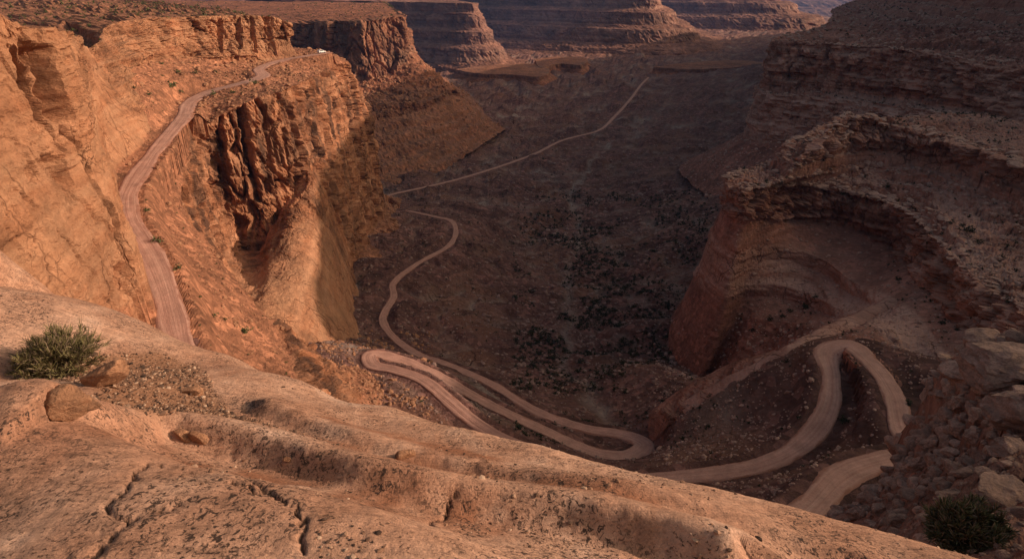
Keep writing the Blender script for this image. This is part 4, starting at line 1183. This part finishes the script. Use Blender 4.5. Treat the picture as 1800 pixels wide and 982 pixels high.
ROCKS = []     # (size px, radius m, point, zone key)
def add_rocks(P, n, lo, hi, a, key, maxr=3.2):
    if not len(P): return
    k = RNG.integers(0, len(P), n)
    s = px_sizes(n, lo, hi, a)
    for p, q in zip(P[k], s):
        d = p[1] * CP - p[2] * SP
        r = min(q * .5 * d / FPX, maxr)
        ROCKS.append((r / d * FPX * 2, r, p, key))
add_rocks(zone('valley', box=(560, 560, 1300, 860)), 1500, 3.0, 13, 2.4, 'lower')
add_rocks(zone('valley', box=(1150, 600, 1650, 900)), 1300, 3.0, 15, 2.2, 'switch')
add_rocks(zone('valley', box=(580, 180, 1330, 600)), 3000, 2.8, 10, 2.3, 'floor')
add_rocks(zone('valley', box=(900, 330, 1300, 700)), 900, 4, 13, 1.9, 'floor')
add_rocks(zone('left_canyon_wall', 3, 5), 1100, 3.0, 15, 2.3, 'bench')
add_rocks(zone('left_canyon_wall', 7, 8), 500, 3.5, 16, 2.0, 'foot')
add_rocks(zone('valley', box=(500, 580, 760, 760)), 500, 3.5, 15, 2.0, 'foot')
add_rocks(zone('amphitheatre_cliff', 0, 1), 500, 3.0, 12, 2.2, 'tier')
add_rocks(zone('amphitheatre_cliff', 2, 4), 800, 3.5, 18, 2.0, 'tier')
add_rocks(zone('amphitheatre_cliff', 5, 11), 700, 3.0, 12, 2.2, 'tier')
add_rocks(zone('right_buttress', 0, 1), 600, 3.5, 16, 1.9, 'tier')
add_rocks(zone('right_upper_mesa', 3, 8), 500, 3.5, 16, 1.9, 'tier')
add_rocks(zone('right_buttress', 2, 5), 500, 2.6, 9, 2.2, 'tier')
add_rocks(zone('mesa_behind_spur', 2, 6), 1000, 2.8, 12, 2.0, 'talus')
add_rocks(zone('near_right_slope', 0, 5, clear=3), 560, 10, 44, 1.4, 'near')
add_rocks(zone('near_right_slope', 0, 5, clear=2.2, up=.1, box=(1530, 630, 1690, 870)), 150, 16, 46, 1.2, 'near')
def rim_points(name, rows, spread):
    G, nu, nv, sv = LOFTS[name]
    c = np.concatenate([[0], np.cumsum(sv)])
    P = np.concatenate([G[:, max(c[r] - spread, 0):c[r] + 2].reshape(-1, 3) for r in rows])
    return P[visible(P)]
add_rocks(rim_points('amphitheatre_cliff', (1, 4), 12), 560, 7, 34, 1.6, 'slab')
add_rocks(rim_points('right_buttress', (1, 3), 5), 160, 5, 16, 1.8, 'slab')
ROCKS.sort(key=lambda r: -r[0])
ROCK_KIND = {'lower': ('boulder on the shaded scree below the hairpin turns', 'stone_val'), 'switch': ('brown boulder lying between the right-hand switchbacks', 'stone_dim'), 'floor': ('boulder among the dark shrubs of the canyon floor', 'stone_val'),
             'bench': ('orange boulder on the sunlit bench beside the upper road', 'stone_lit'), 'foot': ('boulder on the dark scree at the foot of the slickrock apron', 'stone_lit'), 'tier': ('sandstone block on the ledges of the right-hand cliff', 'stone_dim'),
             'slab': ('flat sandstone slab on a rim of the right-hand cliff', 'stone_dim'), 'talus': ('red block on the talus of the far mesa', 'stone_lit'), 'near': ('grey-brown boulder in the shaded rubble at the lower right', 'stone_dim')}
GRP = {'lower': 'scree below the hairpins', 'switch': 'between the right switchbacks', 'floor': 'canyon floor', 'bench': 'sunlit bench', 'foot': 'foot of the apron', 'tier': 'right-hand ledges', 'talus': 'mesa talus', 'slab': 'slabs on the right-hand rims', 'near': 'rubble at the lower right', 'plateau': 'rim plateau'}
VAR = [rock_shape(100 + k, 2, 10, (.55, .7, .85)[k % 3], .06) for k in range(9)]
SMALL = [rock_shape(300 + k, 1, 6, (.5, .65, .8)[k % 3], .0) for k in range(9)]
N_BOULDER = 260
vm = {}
for n, (spx, r, p, key) in enumerate(ROCKS[:N_BOULDER]):
    k = int(RNG.integers(0, 9)); mk = ROCK_KIND[key][1]
    if (k, mk) not in vm: vm[(k, mk)] = mesh_np('boulder', VAR[k][0], VAR[k][1], M[mk], False, nside=3)
    o = link('boulder', vm[(k, mk)])
    fl = .45 if key == 'slab' else 1.
    o.location = (p[0], p[1], p[2] + r * .12 * fl); o.scale = (r, r * RNG.uniform(.6, 1.), r * RNG.uniform(.7, 1.1) * fl)
    o.rotation_euler = (RNG.uniform(-.25, .25), RNG.uniform(-.25, .25), RNG.uniform(0, 6.28))
    lab = ROCK_KIND[key][0]
    if key == 'near':
        px, py, _ = project(p)
        pl = ('above the sunlit rim left of the big bush' if px < 1600 and py > 820 else 'beside the road where it vanishes' if px < 1640 else 'around the big dark bush' if py > 850 else 'below the lone pale boulder' if py > 790 else 'in the left column of the boulder pile' if px < 1720 else 'among the largest boulders of the pile')
        lab = ('larger' if spx > 24 else 'middling' if spx > 17 else 'small') + (' flat', ' angular', ' rounded')[k % 3] + ' brown boulder ' + pl
    else:
        lab = ('larger ' if spx > 17 else 'small ') + lab
        if key == 'slab':
            px, py, _ = project(p)
            lab = ('large' if spx > 24 else 'middling' if spx > 18 else 'small') + (' thick', ' thin', ' broken')[k % 3] + ' sandstone slab on the ' + ('big buttress rim' if p[1] > 350 else 'rim above the curved alcove' if py > 300 and px < 1620 else 'uppermost rim over the alcove' if px < 1700 else 'rim near the right edge')
    tag(o, lab, 'boulder', 'boulders, ' + GRP[key])
def merge(name, items, shapes, mat, kind='stuff'):
    VV, FF, base = [], [], 0
    for (r, p, sx, sy, sz, az_, tx, ty, k) in items:
        V, F = shapes[k]
        q = rotz(V * np.array([sx, sy, sz]) * r, az_, tx, ty) + p
        VV.append(q); FF.append(F + base); base += len(V)
    if not VV: return None
    return link(name, mesh_np(name, np.concatenate(VV), np.concatenate(FF), mat, False, nside=3))
for mk, nm, lab in (('stone_val', 'scattered_rocks', 'small purple-brown rocks strewn over the canyon floor'), ('stone_dim', 'scattered_rocks', 'small brown rocks strewn over the right-hand slopes'), ('stone_lit', 'scattered_rocks', 'small orange rocks strewn over the sunlit slopes')):
    it = [(r, p + np.array([0, 0, r * .1]), 1, RNG.uniform(.55, 1), RNG.uniform(.7, 1.1) * (.45 if key == 'slab' else 1), RNG.uniform(0, 6.28), RNG.uniform(-.3, .3), RNG.uniform(-.3, .3), int(RNG.integers(0, 9))) for (s_, r, p, key) in ROCKS[N_BOULDER:] if ROCK_KIND[key][1] == mk]
    o = merge(nm, it, SMALL, M[mk]); tag(o, lab, 'rocks', kind='stuff')
print('rocks', len(ROCKS), '%.1fs' % (time.time() - T0))

# ---- shrubs
def leaf_mat(name, c, c2):
    m, nt, b = new_mat(name, .75)
    geo = N(nt, 'ShaderNodeNewGeometry')
    n = noise(nt, 2.2, 4, .6, None, geo.outputs['Position'])
    base = ramp(nt, n, [(.3, c), (.7, c2)])
    base = mix(nt, .6, base, ramp(nt, geo.outputs['Random Per Island'], [(0., .6), (1., 1.5)]), 'MULTIPLY')
    nt.links.new(base, b.inputs['Base Color'])
    return m
M['shrub'] = leaf_mat('shrub_shaded', (.030, .034, .020), (.050, .056, .030))  # darker leaf copy for shaded ground, the shade put into its colour
M['shrub_lit'] = leaf_mat('shrub_sunlit', (.060, .070, .028), (.11, .115, .045))  # lighter leaf copy for sunlit ground, the sun put into its colour
M['twig'] = simple_mat('twig_wood', (.24, .17, .115), .9, .3, 20.)
M['bush_leaf'] = leaf_mat('bush_foliage', (.10, .085, .032), (.20, .165, .075))
M['juniper_leaf'] = leaf_mat('juniper_foliage', (.065, .072, .034), (.125, .125, .065))

def shrub_shape(seed, n=60, leaf=.24, h=.72):
    r = np.random.default_rng(seed)
    lob = r.normal(size=(7, 3)) * .42; lob[:, 2] = np.abs(lob[:, 2]) * .7 + .22
    c = lob[r.integers(0, 7, n)] + r.normal(size=(n, 3)) * .26
    c[:, 2] = np.clip(c[:, 2], .03, None)
    V = c[:, None, :] + r.normal(size=(n, 3, 3)) * leaf
    V[..., 2] = np.clip(V[..., 2] * h, -.05, None)
    V = V.reshape(-1, 3); V[:, :2] /= np.quantile(np.hypot(V[:, 0], V[:, 1]), .97)
    return V, np.arange(n * 3).reshape(-1, 3)
SH = [shrub_shape(500 + k, 90, .19) for k in range(8)]
SHS = [shrub_shape(560 + k, 26, .30) for k in range(8)]
SHRUBS = []
def add_shrubs(P, n, lo, hi, a, key, maxr=2.4):
    if not len(P): return
    if key == 'floor':
        w = fbm(P * np.array([1, 1, 0]), 38, 3, 321); P = P[w > np.quantile(w, .45)]
    k = RNG.integers(0, len(P), n); s = px_sizes(n, lo, hi, a)
    for p, q in zip(P[k], s):
        d = p[1] * CP - p[2] * SP
        r = min(q * .5 * d / FPX, maxr); SHRUBS.append((r / d * FPX * 2, r, p, key))
add_shrubs(zone('valley', box=(930, 330, 1300, 640), clear=5), 1900, 5.2, 14, 2.3, 'floor')
add_shrubs(zone('valley', box=(900, 380, 1100, 780), clear=5), 900, 5.5, 17, 2.0, 'floor')
add_shrubs(zone('valley', box=(1050, 560, 1260, 790), clear=5), 160, 5, 15, 2.2, 'floor')
add_shrubs(zone('valley', box=(600, 230, 1000, 640), clear=5), 500, 3.5, 8, 2.6, 'floor')
add_shrubs(zone('valley', box=(1180, 600, 1640, 900), clear=5), 60, 5, 16, 2.0, 'switch')
add_shrubs(zone('valley', box=(650, 640, 1200, 830), clear=4.4), 70, 4, 12, 2.2, 'floor')
add_shrubs(zone('left_canyon_wall', 0, 1), 420, 4, 12, 2.2, 'plateau')
add_shrubs(zone('left_canyon_wall', 3, 5), 55, 4, 9, 2.2, 'bench')
add_shrubs(zone('amphitheatre_cliff', 0, 1), 260, 4, 12, 2.2, 'tier')
add_shrubs(zone('amphitheatre_cliff', 2, 4), 90, 5, 14, 2.0, 'tier')
add_shrubs(zone('amphitheatre_cliff', 9, 11), 70, 5, 13, 2.0, 'tier')
add_shrubs(zone('amphitheatre_cliff', 2, 6, box=(1560, 380, 1800, 600)), 90, 6, 18, 2.0, 'tier')
add_shrubs(zone('right_buttress', 0, 1), 350, 3.5, 10, 2.2, 'tier')
add_shrubs(zone('right_buttress', 2, 3), 90, 3.5, 10, 2.2, 'tier')
add_shrubs(zone('right_upper_mesa', 2, 8), 260, 3.5, 10, 2.2, 'tier')
add_shrubs(zone('mesa_behind_spur', 0, 1), 200, 3, 7, 2.2, 'plateau')
for (px, py, w) in [(303, 150, 24), (319, 164, 15), (236, 156, 12), (262, 166, 12), (374, 164, 14), (446, 144, 20), (410, 161, 12), (316, 128, 14), (345, 127, 14), (378, 126, 15), (286, 112, 13), (276, 424, 26), (262, 372, 15), (314, 470, 17), (376, 555, 20), (428, 582, 27), (395, 560, 13), (352, 520, 13)]:
    p = surf('left_canyon_wall', px, py); d = p[1] * CP - p[2] * SP
    SHRUBS.append((w + 5, w * .5 * d / FPX, p, 'bench'))
for (px, py, w) in [(1390, 545, 18), (1412, 540, 22), (1375, 555, 15), (1430, 525, 16), (1350, 560, 15), (1560, 330, 12), (1480, 345, 11), (1700, 410, 26), (1722, 425, 22), (1690, 395, 14)]:
    p = surf('amphitheatre_cliff', px, py); d = p[1] * CP - p[2] * SP
    SHRUBS.append((w + 5, w * .5 * d / FPX, p, 'tier'))
for (px, py, w) in [(1485, 738, 26), (1595, 712, 20), (1380, 635, 13), (1405, 735, 12), (1505, 638, 9)]:
    p = surf('valley', px, py); d = p[1] * CP - p[2] * SP
    SHRUBS.append((w + 5, w * .5 * d / FPX, p, 'switch'))
SHRUBS.sort(key=lambda r: -r[0])
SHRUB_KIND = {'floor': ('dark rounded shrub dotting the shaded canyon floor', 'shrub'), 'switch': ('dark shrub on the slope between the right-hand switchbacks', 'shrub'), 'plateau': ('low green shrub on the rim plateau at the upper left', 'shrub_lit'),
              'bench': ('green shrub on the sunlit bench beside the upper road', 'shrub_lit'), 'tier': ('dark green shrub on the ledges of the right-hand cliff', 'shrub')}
sm = {}
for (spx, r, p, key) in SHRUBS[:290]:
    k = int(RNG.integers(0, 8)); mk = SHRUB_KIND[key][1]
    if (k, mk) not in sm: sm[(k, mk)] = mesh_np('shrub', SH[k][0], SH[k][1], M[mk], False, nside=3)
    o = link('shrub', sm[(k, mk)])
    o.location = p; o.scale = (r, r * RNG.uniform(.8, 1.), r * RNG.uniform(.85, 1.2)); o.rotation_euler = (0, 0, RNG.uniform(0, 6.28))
    px, py, _ = project(p)
    lab = SHRUB_KIND[key][0]
    if key == 'floor': lab = ('large ' if spx > 13 else 'middling ' if spx > 10 else 'small ') + 'dark shrub on the shaded canyon floor' + (' below the prow' if px > 1130 else ' left of the gully' if px < 930 else ' high in the gully' if py < 480 else ' low in the gully' if py > 620 else ' halfway down the gully')
    elif key == 'tier': lab = ('large ' if spx > 15 else '') + 'dark green shrub on the right-hand cliff' + (' inside the curved alcove' if 1300 < px < 1600 and 390 < py < 640 else ' near the right edge' if px > 1640 else ' below the upper rim')
    elif key == 'bench': lab = ('large ' if spx > 22 else '') + lab + (' near the bend' if py > 300 else ' under the cliff')
    tag(o, lab, 'shrub', 'shrubs, ' + GRP[key])
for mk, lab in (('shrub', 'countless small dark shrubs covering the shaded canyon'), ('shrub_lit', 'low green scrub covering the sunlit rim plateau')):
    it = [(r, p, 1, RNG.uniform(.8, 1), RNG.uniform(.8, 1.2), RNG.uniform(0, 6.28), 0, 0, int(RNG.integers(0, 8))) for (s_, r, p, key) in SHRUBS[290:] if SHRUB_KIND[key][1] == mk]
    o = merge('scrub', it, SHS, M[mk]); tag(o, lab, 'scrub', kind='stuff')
print('shrubs', len(SHRUBS), '%.1fs' % (time.time() - T0))

# ================================================================== SINGLE THINGS
def blades(rs, base, tip, w0, w1):
    """narrow two-segment blades as numpy quads"""
    n = len(base)
    d = tip - base; L = np.linalg.norm(d, axis=1, keepdims=True); d = d / np.maximum(L, 1e-6)
    s = np.cross(d, rs.normal(size=(n, 3))); s /= np.maximum(np.linalg.norm(s, axis=1, keepdims=True), 1e-6)
    mid = (base + tip) / 2 + s * L * rs.uniform(-.12, .12, (n, 1)) + np.array([0, 0, .04]) * L
    V = np.stack([base - s * w0, base + s * w0, mid - s * w0, mid + s * w0, tip - s * w1, tip + s * w1], 1).reshape(-1, 3)
    i = np.arange(n)[:, None] * 6
    F = np.concatenate([i + np.array([[0, 1, 3, 2]]), i + np.array([[2, 3, 5, 4]])], 0)
    return V, F

def tubes(paths, r0, r1, ns=5):
    VV, FF, b = [], [], 0
    for P in paths:
        P = np.array(P); n = len(P)
        t = np.gradient(P, axis=0); t /= np.maximum(np.linalg.norm(t, axis=1, keepdims=True), 1e-6)
        a = np.cross(t, [.31, .17, .93]); a /= np.maximum(np.linalg.norm(a, axis=1, keepdims=True), 1e-6); c = np.cross(t, a)
        rad = np.linspace(r0, r1, n)[:, None, None]
        an = np.linspace(0, 2 * np.pi, ns, endpoint=False)
        V = P[:, None] + rad * (np.cos(an)[None, :, None] * a[:, None] + np.sin(an)[None, :, None] * c[:, None])
        i = np.arange(n - 1)[:, None] * ns + np.arange(ns)[None]; j = np.arange(n - 1)[:, None] * ns + (np.arange(ns)[None] + 1) % ns
        FF.append(np.stack([i, j, j + ns, i + ns], -1).reshape(-1, 4) + b); VV.append(V.reshape(-1, 3)); b += n * ns
    return np.concatenate(VV), np.concatenate(FF)

def bush(name, loc, width, height, seed, nb, per, leaf, wid, mat, label, lean=(0, 0), stem=.012):
    rs = np.random.default_rng(seed)
    e = bpy.data.objects.new(name, None); COL.objects.link(e); e.location = loc; e.empty_display_size = .2
    paths, B, T_ = [], [], []
    for k in range(nb):
        a = rs.uniform(0, 2 * np.pi); el = math.acos(rs.uniform(.02, 1) ** .8)
        R = rs.uniform(.62, 1.0)
        end = np.array([math.sin(el) * math.cos(a) * width * .5 + lean[0] * height, math.sin(el) * math.sin(a) * width * .5 + lean[1] * height, math.cos(el) * height * .93 + .05 * height]) * R
        s = np.linspace(0, 1, 7)[:, None]
        st = np.array([rs.normal() * .04 * width, rs.normal() * .04 * width, -.03])
        path = st * (1 - s) + end * s + np.array([0, 0, 1]) * (s * (1 - s)) * height * .25 + rs.normal(size=(7, 3)) * .018 * width * s
        paths.append(path)
        u = rs.uniform(.30, 1.0, per) ** .7
        f = u * 6; i = np.minimum(f.astype(int), 5); q = path[i] + (path[i + 1] - path[i]) * (f - i)[:, None]
        dr = (end / np.linalg.norm(end))[None] * .75 + np.array([0, 0, .45]) + rs.normal(size=(per, 3)) * .55
        dr /= np.linalg.norm(dr, axis=1, keepdims=True)
        B.append(q); T_.append(q + dr * leaf * rs.uniform(.5, 1.25, (per, 1)))
    V, F = tubes(paths, stem, stem * .35)
    link('stems', mesh_np('stems', V, F, M['twig'], True), e)
    V, F = blades(rs, np.concatenate(B), np.concatenate(T_), wid, wid * .45)
    link('foliage', mesh_np('foliage', V, F, mat, False), e)
    k = rs.integers(0, len(np.concatenate(B)), len(np.concatenate(B)) // 3); bb = np.concatenate(B)[k]
    V, F = blades(rs, bb, bb + (np.concatenate(T_)[k] - bb) * 1.15 + rs.normal(size=bb.shape) * leaf * .25, wid * .7, wid * .3)
    link('dead_twigs', mesh_np('dead_twigs', V, F, M['twig'], False), e)
    tag(e, label, 'bush')
    return e

p = surf('fore', 108, 652)
bush('desert_bush', tuple(p), 1.15, .58, 21, 190, 40, .10, .0038, M['bush_leaf'], 'green twiggy bush on the sunlit slickrock beside the two boulders', (.02, 0), .011)
p = surf('near_right_slope', 1690, 962)
dj = p[1] * CP - p[2] * SP
bush('juniper_bush', tuple(p), 148 * dj / FPX, 100 * dj / FPX, 22, 170, 70, .014 * dj, .0010 * dj, M['juniper_leaf'], 'large dark green bush in the shade at the lower right corner', (0, 0), .002 * dj)

def single_rock(name, px, py, w, h, seed, mat, label, cat='boulder', where='fore', rot=0., tilt=(0, 0), cuts=12, sub=4, asp=.8, rough=.05, sink=.3, group=None, flatshade=False):
    p = surf(where, px, py); d = p[1] * CP - p[2] * SP
    V, F = rock_shape(seed, sub, cuts, 1.0, rough)
    V[:, 2] /= np.abs(V[:, 2]).max()
    a, c = w * .5 * d / FPX, h * .5 * d / FPX
    V = rotz(V * np.array([a, a * asp, c]), rot, *tilt)
    o = link(name, mesh_np(name, V, F, mat, not flatshade, nside=3))
    o.location = (p[0], p[1], p[2] + c * (1 - sink * 2))
    tag(o, label, cat, group)
    return o
single_rock('boulder', 184, 676, 92, 50, 604, M['stone_fore'], 'tilted oblong orange boulder lying against the twiggy green bush', rot=.25, tilt=(0, -.42), asp=.6, sink=.12, rough=.09, sub=5)
single_rock('boulder', 134, 728, 92, 68, 611, M['stone_fore'], 'blunt rounded orange boulder at the edge of the near slab', rot=.5, tilt=(.1, .1), asp=.75, sink=.1, rough=.10, sub=5)
single_rock('rock_flake', 322, 764, 40, 14, 621, M['stone_fore'], 'thin tilted orange rock flake on the dark gravel', 'rock', rot=-.4, tilt=(.2, .35), asp=.6, sub=3)
single_rock('rock_flake', 348, 768, 42, 20, 622, M['stone_fore'], 'broken orange rock chunk right of the thin flake', 'rock', rot=-.3, tilt=(-.2, .2), asp=.6, sub=3)
single_rock('rock', 800, 862, 26, 16, 623, M['stone_fore'], 'lone pale pebble-like rock in the middle of the slickrock', 'rock', rot=.3, asp=.7, sub=3)
single_rock('rock', 340, 688, 50, 22, 624, M['stone_fore'], 'low pyramid-shaped orange rock above the gravel pocket', 'rock', rot=.2, asp=.7, sub=3, sink=.35)
single_rock('rock', 455, 806, 22, 14, 625, M['stone_fore'], 'small angular rock below the gravel pocket', 'rock', rot=.8, asp=.7, sub=3)
single_rock('rock', 505, 806, 18, 11, 626, M['stone_fore'], 'tiny brown rock right of the gravel pocket', 'rock', rot=.1, asp=.8, sub=3)
single_rock('rock', 710, 800, 40, 22, 627, M['stone_fore'], 'rounded knob of orange rock on the second ridge', 'rock', rot=.4, asp=.7, sub=3, sink=.4)

# shaded boulder pile on the right: the large ones one by one
RIGHT_BIG = [(1752, 632, 150, 84, 'largest slab-sided boulder crowning the right-hand pile', .3, (.1, -.25)), (1778, 705, 120, 96, 'massive rounded boulder under the crowning slab', .8, (.2, .2)), (1690, 652, 92, 50, 'long layered boulder at the left end of the crown', .1, (0, -.3)),
             (1735, 600, 110, 40, 'flat ledge of rock on top of the right-hand pile', .2, (0, -.15)), (1682, 706, 50, 36, 'egg-shaped boulder in the left column of the pile', .5, (.2, .3)), (1716, 728, 44, 36, 'squat boulder wedged beneath the massive rounded one', 1.2, (0, .1)),
             (1685, 752, 52, 34, 'smooth boulder balanced low in the left column', .4, (.1, -.2)), (1664, 772, 50, 30, 'flat reddish boulder at the foot of the left column', .2, (0, .2)), (1704, 764, 40, 34, 'dark cube-like boulder beside the left column', .9, (.1, 0)),
             (1764, 782, 64, 44, 'lone pale boulder standing clear below the pile', .1, (0, .15)), (1756, 862, 118, 56, 'long pale boulder lying aslant above the big bush', -.4, (.1, .3)), (1668, 868, 66, 34, 'broad low boulder left of the long pale one', .3, (0, 0)),
             (1636, 776, 54, 44, 'cracked boulder beside the road where it vanishes', .6, (.2, .1)), (1612, 812, 46, 34, 'boulder at the road edge below the cracked one', .2, (0, -.2)), (1500, 896, 36, 28, 'leftmost of the rounded boulders above the sunlit rim', .4, (0, 0)),
             (1540, 892, 38, 30, 'rounded boulder next to the leftmost one above the sunlit rim', .9, (.1, 0)), (1580, 912, 60, 30, 'low wide boulder just above the sunlit rim', .2, (0, .1))]
for k, (px, py, w, h, lab, ro, ti) in enumerate(RIGHT_BIG):
    single_rock('boulder', px, py + h * .35, w, h, 700 + k, M['stone_dim'], lab, where='near_right_slope', rot=ro, tilt=ti, asp=.8, cuts=16, sub=4, rough=.13, sink=.18, flatshade=True)

# gravel in the pocket and loose chips on the slickrock
gm = (T[:, 0] > .35)
Pg = P[gm] if False else FORE.reshape(-1, 3)[gm]
TINY = [rock_shape(800 + k, 1, 6, .55, 0) for k in range(6)]
it = []
pxg, pyg, dg = project(Pg); ok = (pxg > -30) & (pyg < 1000)
Pg = Pg[ok]
for k in RNG.integers(0, len(Pg), 6000):
    p = Pg[k] + np.array([RNG.normal() * .02, RNG.normal() * .02, 0]); r = float(px_sizes(1, .009, .045, 2.4)[0])
    it.append((r, p + np.array([0, 0, r * .2]), 1, RNG.uniform(.5, 1), RNG.uniform(.6, 1), RNG.uniform(0, 6.28), RNG.uniform(-.4, .4), RNG.uniform(-.4, .4), int(RNG.integers(0, 6))))
M['gravel'] = None
m, nt, b = new_mat('gravel_chips')
geo = N(nt, 'ShaderNodeNewGeometry')
nt.links.new(ramp(nt, geo.outputs['Random Per Island'], [(0., (.05, .035, .028)), (.4, (.16, .09, .06)), (.75, (.33, .18, .11)), (1., (.50, .34, .24))]), b.inputs['Base Color'])
M['gravel'] = m
o = merge('gravel', it, TINY, m); tag(o, 'loose dark gravel filling the hollow beside the two boulders', 'gravel', kind='stuff')
Pf = FORE.reshape(-1, 3); pxf, pyf, df = project(Pf)
Pf = Pf[(pxf > -20) & (pxf < 1820) & (pyf < 1000) & (df < 14)]
cl = fbm(Pf * np.array([1, 1, 0]), .9, 3, 301); Pf = Pf[cl > .12]
it = []
for k in RNG.integers(0, len(Pf), 900):
    p = Pf[k]; r = float(px_sizes(1, .008, .035, 2.2)[0])
    it.append((r, p + np.array([0, 0, r * .2]), 1, RNG.uniform(.5, 1), RNG.uniform(.5, .9), RNG.uniform(0, 6.28), RNG.uniform(-.3, .3), RNG.uniform(-.3, .3), int(RNG.integers(0, 6))))
o = merge('rock_chips', it, TINY, m); tag(o, 'loose rock chips scattered over the sunlit slickrock', 'rock chips', kind='stuff')

# ---- white vehicle parked where the road rounds the point
M['car_white'] = simple_mat('car_paint', (.80, .79, .77), .35, .04)
M['car_glass'] = simple_mat('car_glass', (.03, .035, .04), .15, .1)
M['car_tyre'] = simple_mat('car_tyre', (.03, .03, .03), .8, .1)
M['car_dark'] = simple_mat('car_trim', (.10, .10, .10), .5, .1)
def prism(profile, y0, y1, inset=0.0):
    n = len(profile)
    V = [(x, y0 + inset * max(0, z - 1.05), z) for x, z in profile] + [(x, y1 - inset * max(0, z - 1.05), z) for x, z in profile]
    bm = bmesh.new(); vs = [bm.verts.new(v) for v in V]
    bm.faces.new(vs[:n][::-1]); bm.faces.new(vs[n:])
    for i in range(n): bm.faces.new((vs[i], vs[(i + 1) % n], vs[n + (i + 1) % n], vs[n + i]))
    bmesh.ops.recalc_face_normals(bm, faces=bm.faces)
    bmesh.ops.bevel(bm, geom=bm.edges[:], offset=.035, segments=2, affect='EDGES', clamp_overlap=True)
    return bm
def bm_obj(name, bm, mat, parent):
    me = bpy.data.meshes.new(name); bm.to_mesh(me); bm.free(); me.materials.append(mat)
    return link(name, me, parent)
ck = int(np.argmin(np.abs(project(ROAD)[0] - 567) + 1e3 * (np.abs(project(ROAD)[1] - 93) > 12)))
cp = ROAD[ck]; ct = tg[ck]
car = bpy.data.objects.new('parked_car', None); COL.objects.link(car)
car.location = (cp[0], cp[1], cp[2] + .08); car.rotation_euler = (0, 0, math.atan2(ct[1], ct[0]) + math.pi); car.empty_display_size = .5
tag(car, 'white car on the road where it rounds the sunlit point', 'car')
bm_obj('body', prism([(-2.4, .45), (2.35, .45), (2.45, .75), (2.3, 1.0), (1.2, 1.12), (.55, 1.75), (-1.9, 1.8), (-2.35, 1.2)], -.95, .95, .18), M['car_white'], car)
for s in (-1, 1):
    bm_obj('side_window', prism([(-1.85, 1.22), (.75, 1.22), (.42, 1.66), (-1.72, 1.68)], s * .955 - .02, s * .955 - s * .10 + .02), M['car_glass'], car)
    bm_obj('headlight', prism([(2.30, .78), (2.46, .78), (2.43, .92), (2.28, .95)], s * .75 - .15, s * .75 + .15), M['car_dark'], car)
    bm_obj('tail_light', prism([(-2.42, 1.0), (-2.33, 1.0), (-2.30, 1.2), (-2.38, 1.2)], s * .8 - .1, s * .8 + .1), M['car_dark'], car)
    for x in (-1.5, 1.5):
        bm = bmesh.new(); bmesh.ops.create_cone(bm, cap_ends=True, segments=18, radius1=.38, radius2=.38, depth=.26)
        bmesh.ops.rotate(bm, verts=bm.verts, matrix=__import__('mathutils').Matrix.Rotation(math.pi / 2, 3, 'X')); bmesh.ops.translate(bm, verts=bm.verts, vec=(x, s * .86, .38))
        w = bm_obj('wheel', bm, M['car_tyre'], car)
        bm = bmesh.new(); bmesh.ops.create_cone(bm, cap_ends=True, segments=12, radius1=.22, radius2=.2, depth=.04)
        bmesh.ops.rotate(bm, verts=bm.verts, matrix=__import__('mathutils').Matrix.Rotation(math.pi / 2, 3, 'X')); bmesh.ops.translate(bm, verts=bm.verts, vec=(x, s * 1.0, .38))
        bm_obj('rim', bm, M['car_dark'], w)
bm_obj('windscreen', prism([(.62, 1.62), (1.16, 1.13), (1.22, 1.14), (.68, 1.66)], -.72, .72), M['car_glass'], car)
print('done %.1fs' % (time.time() - T0))
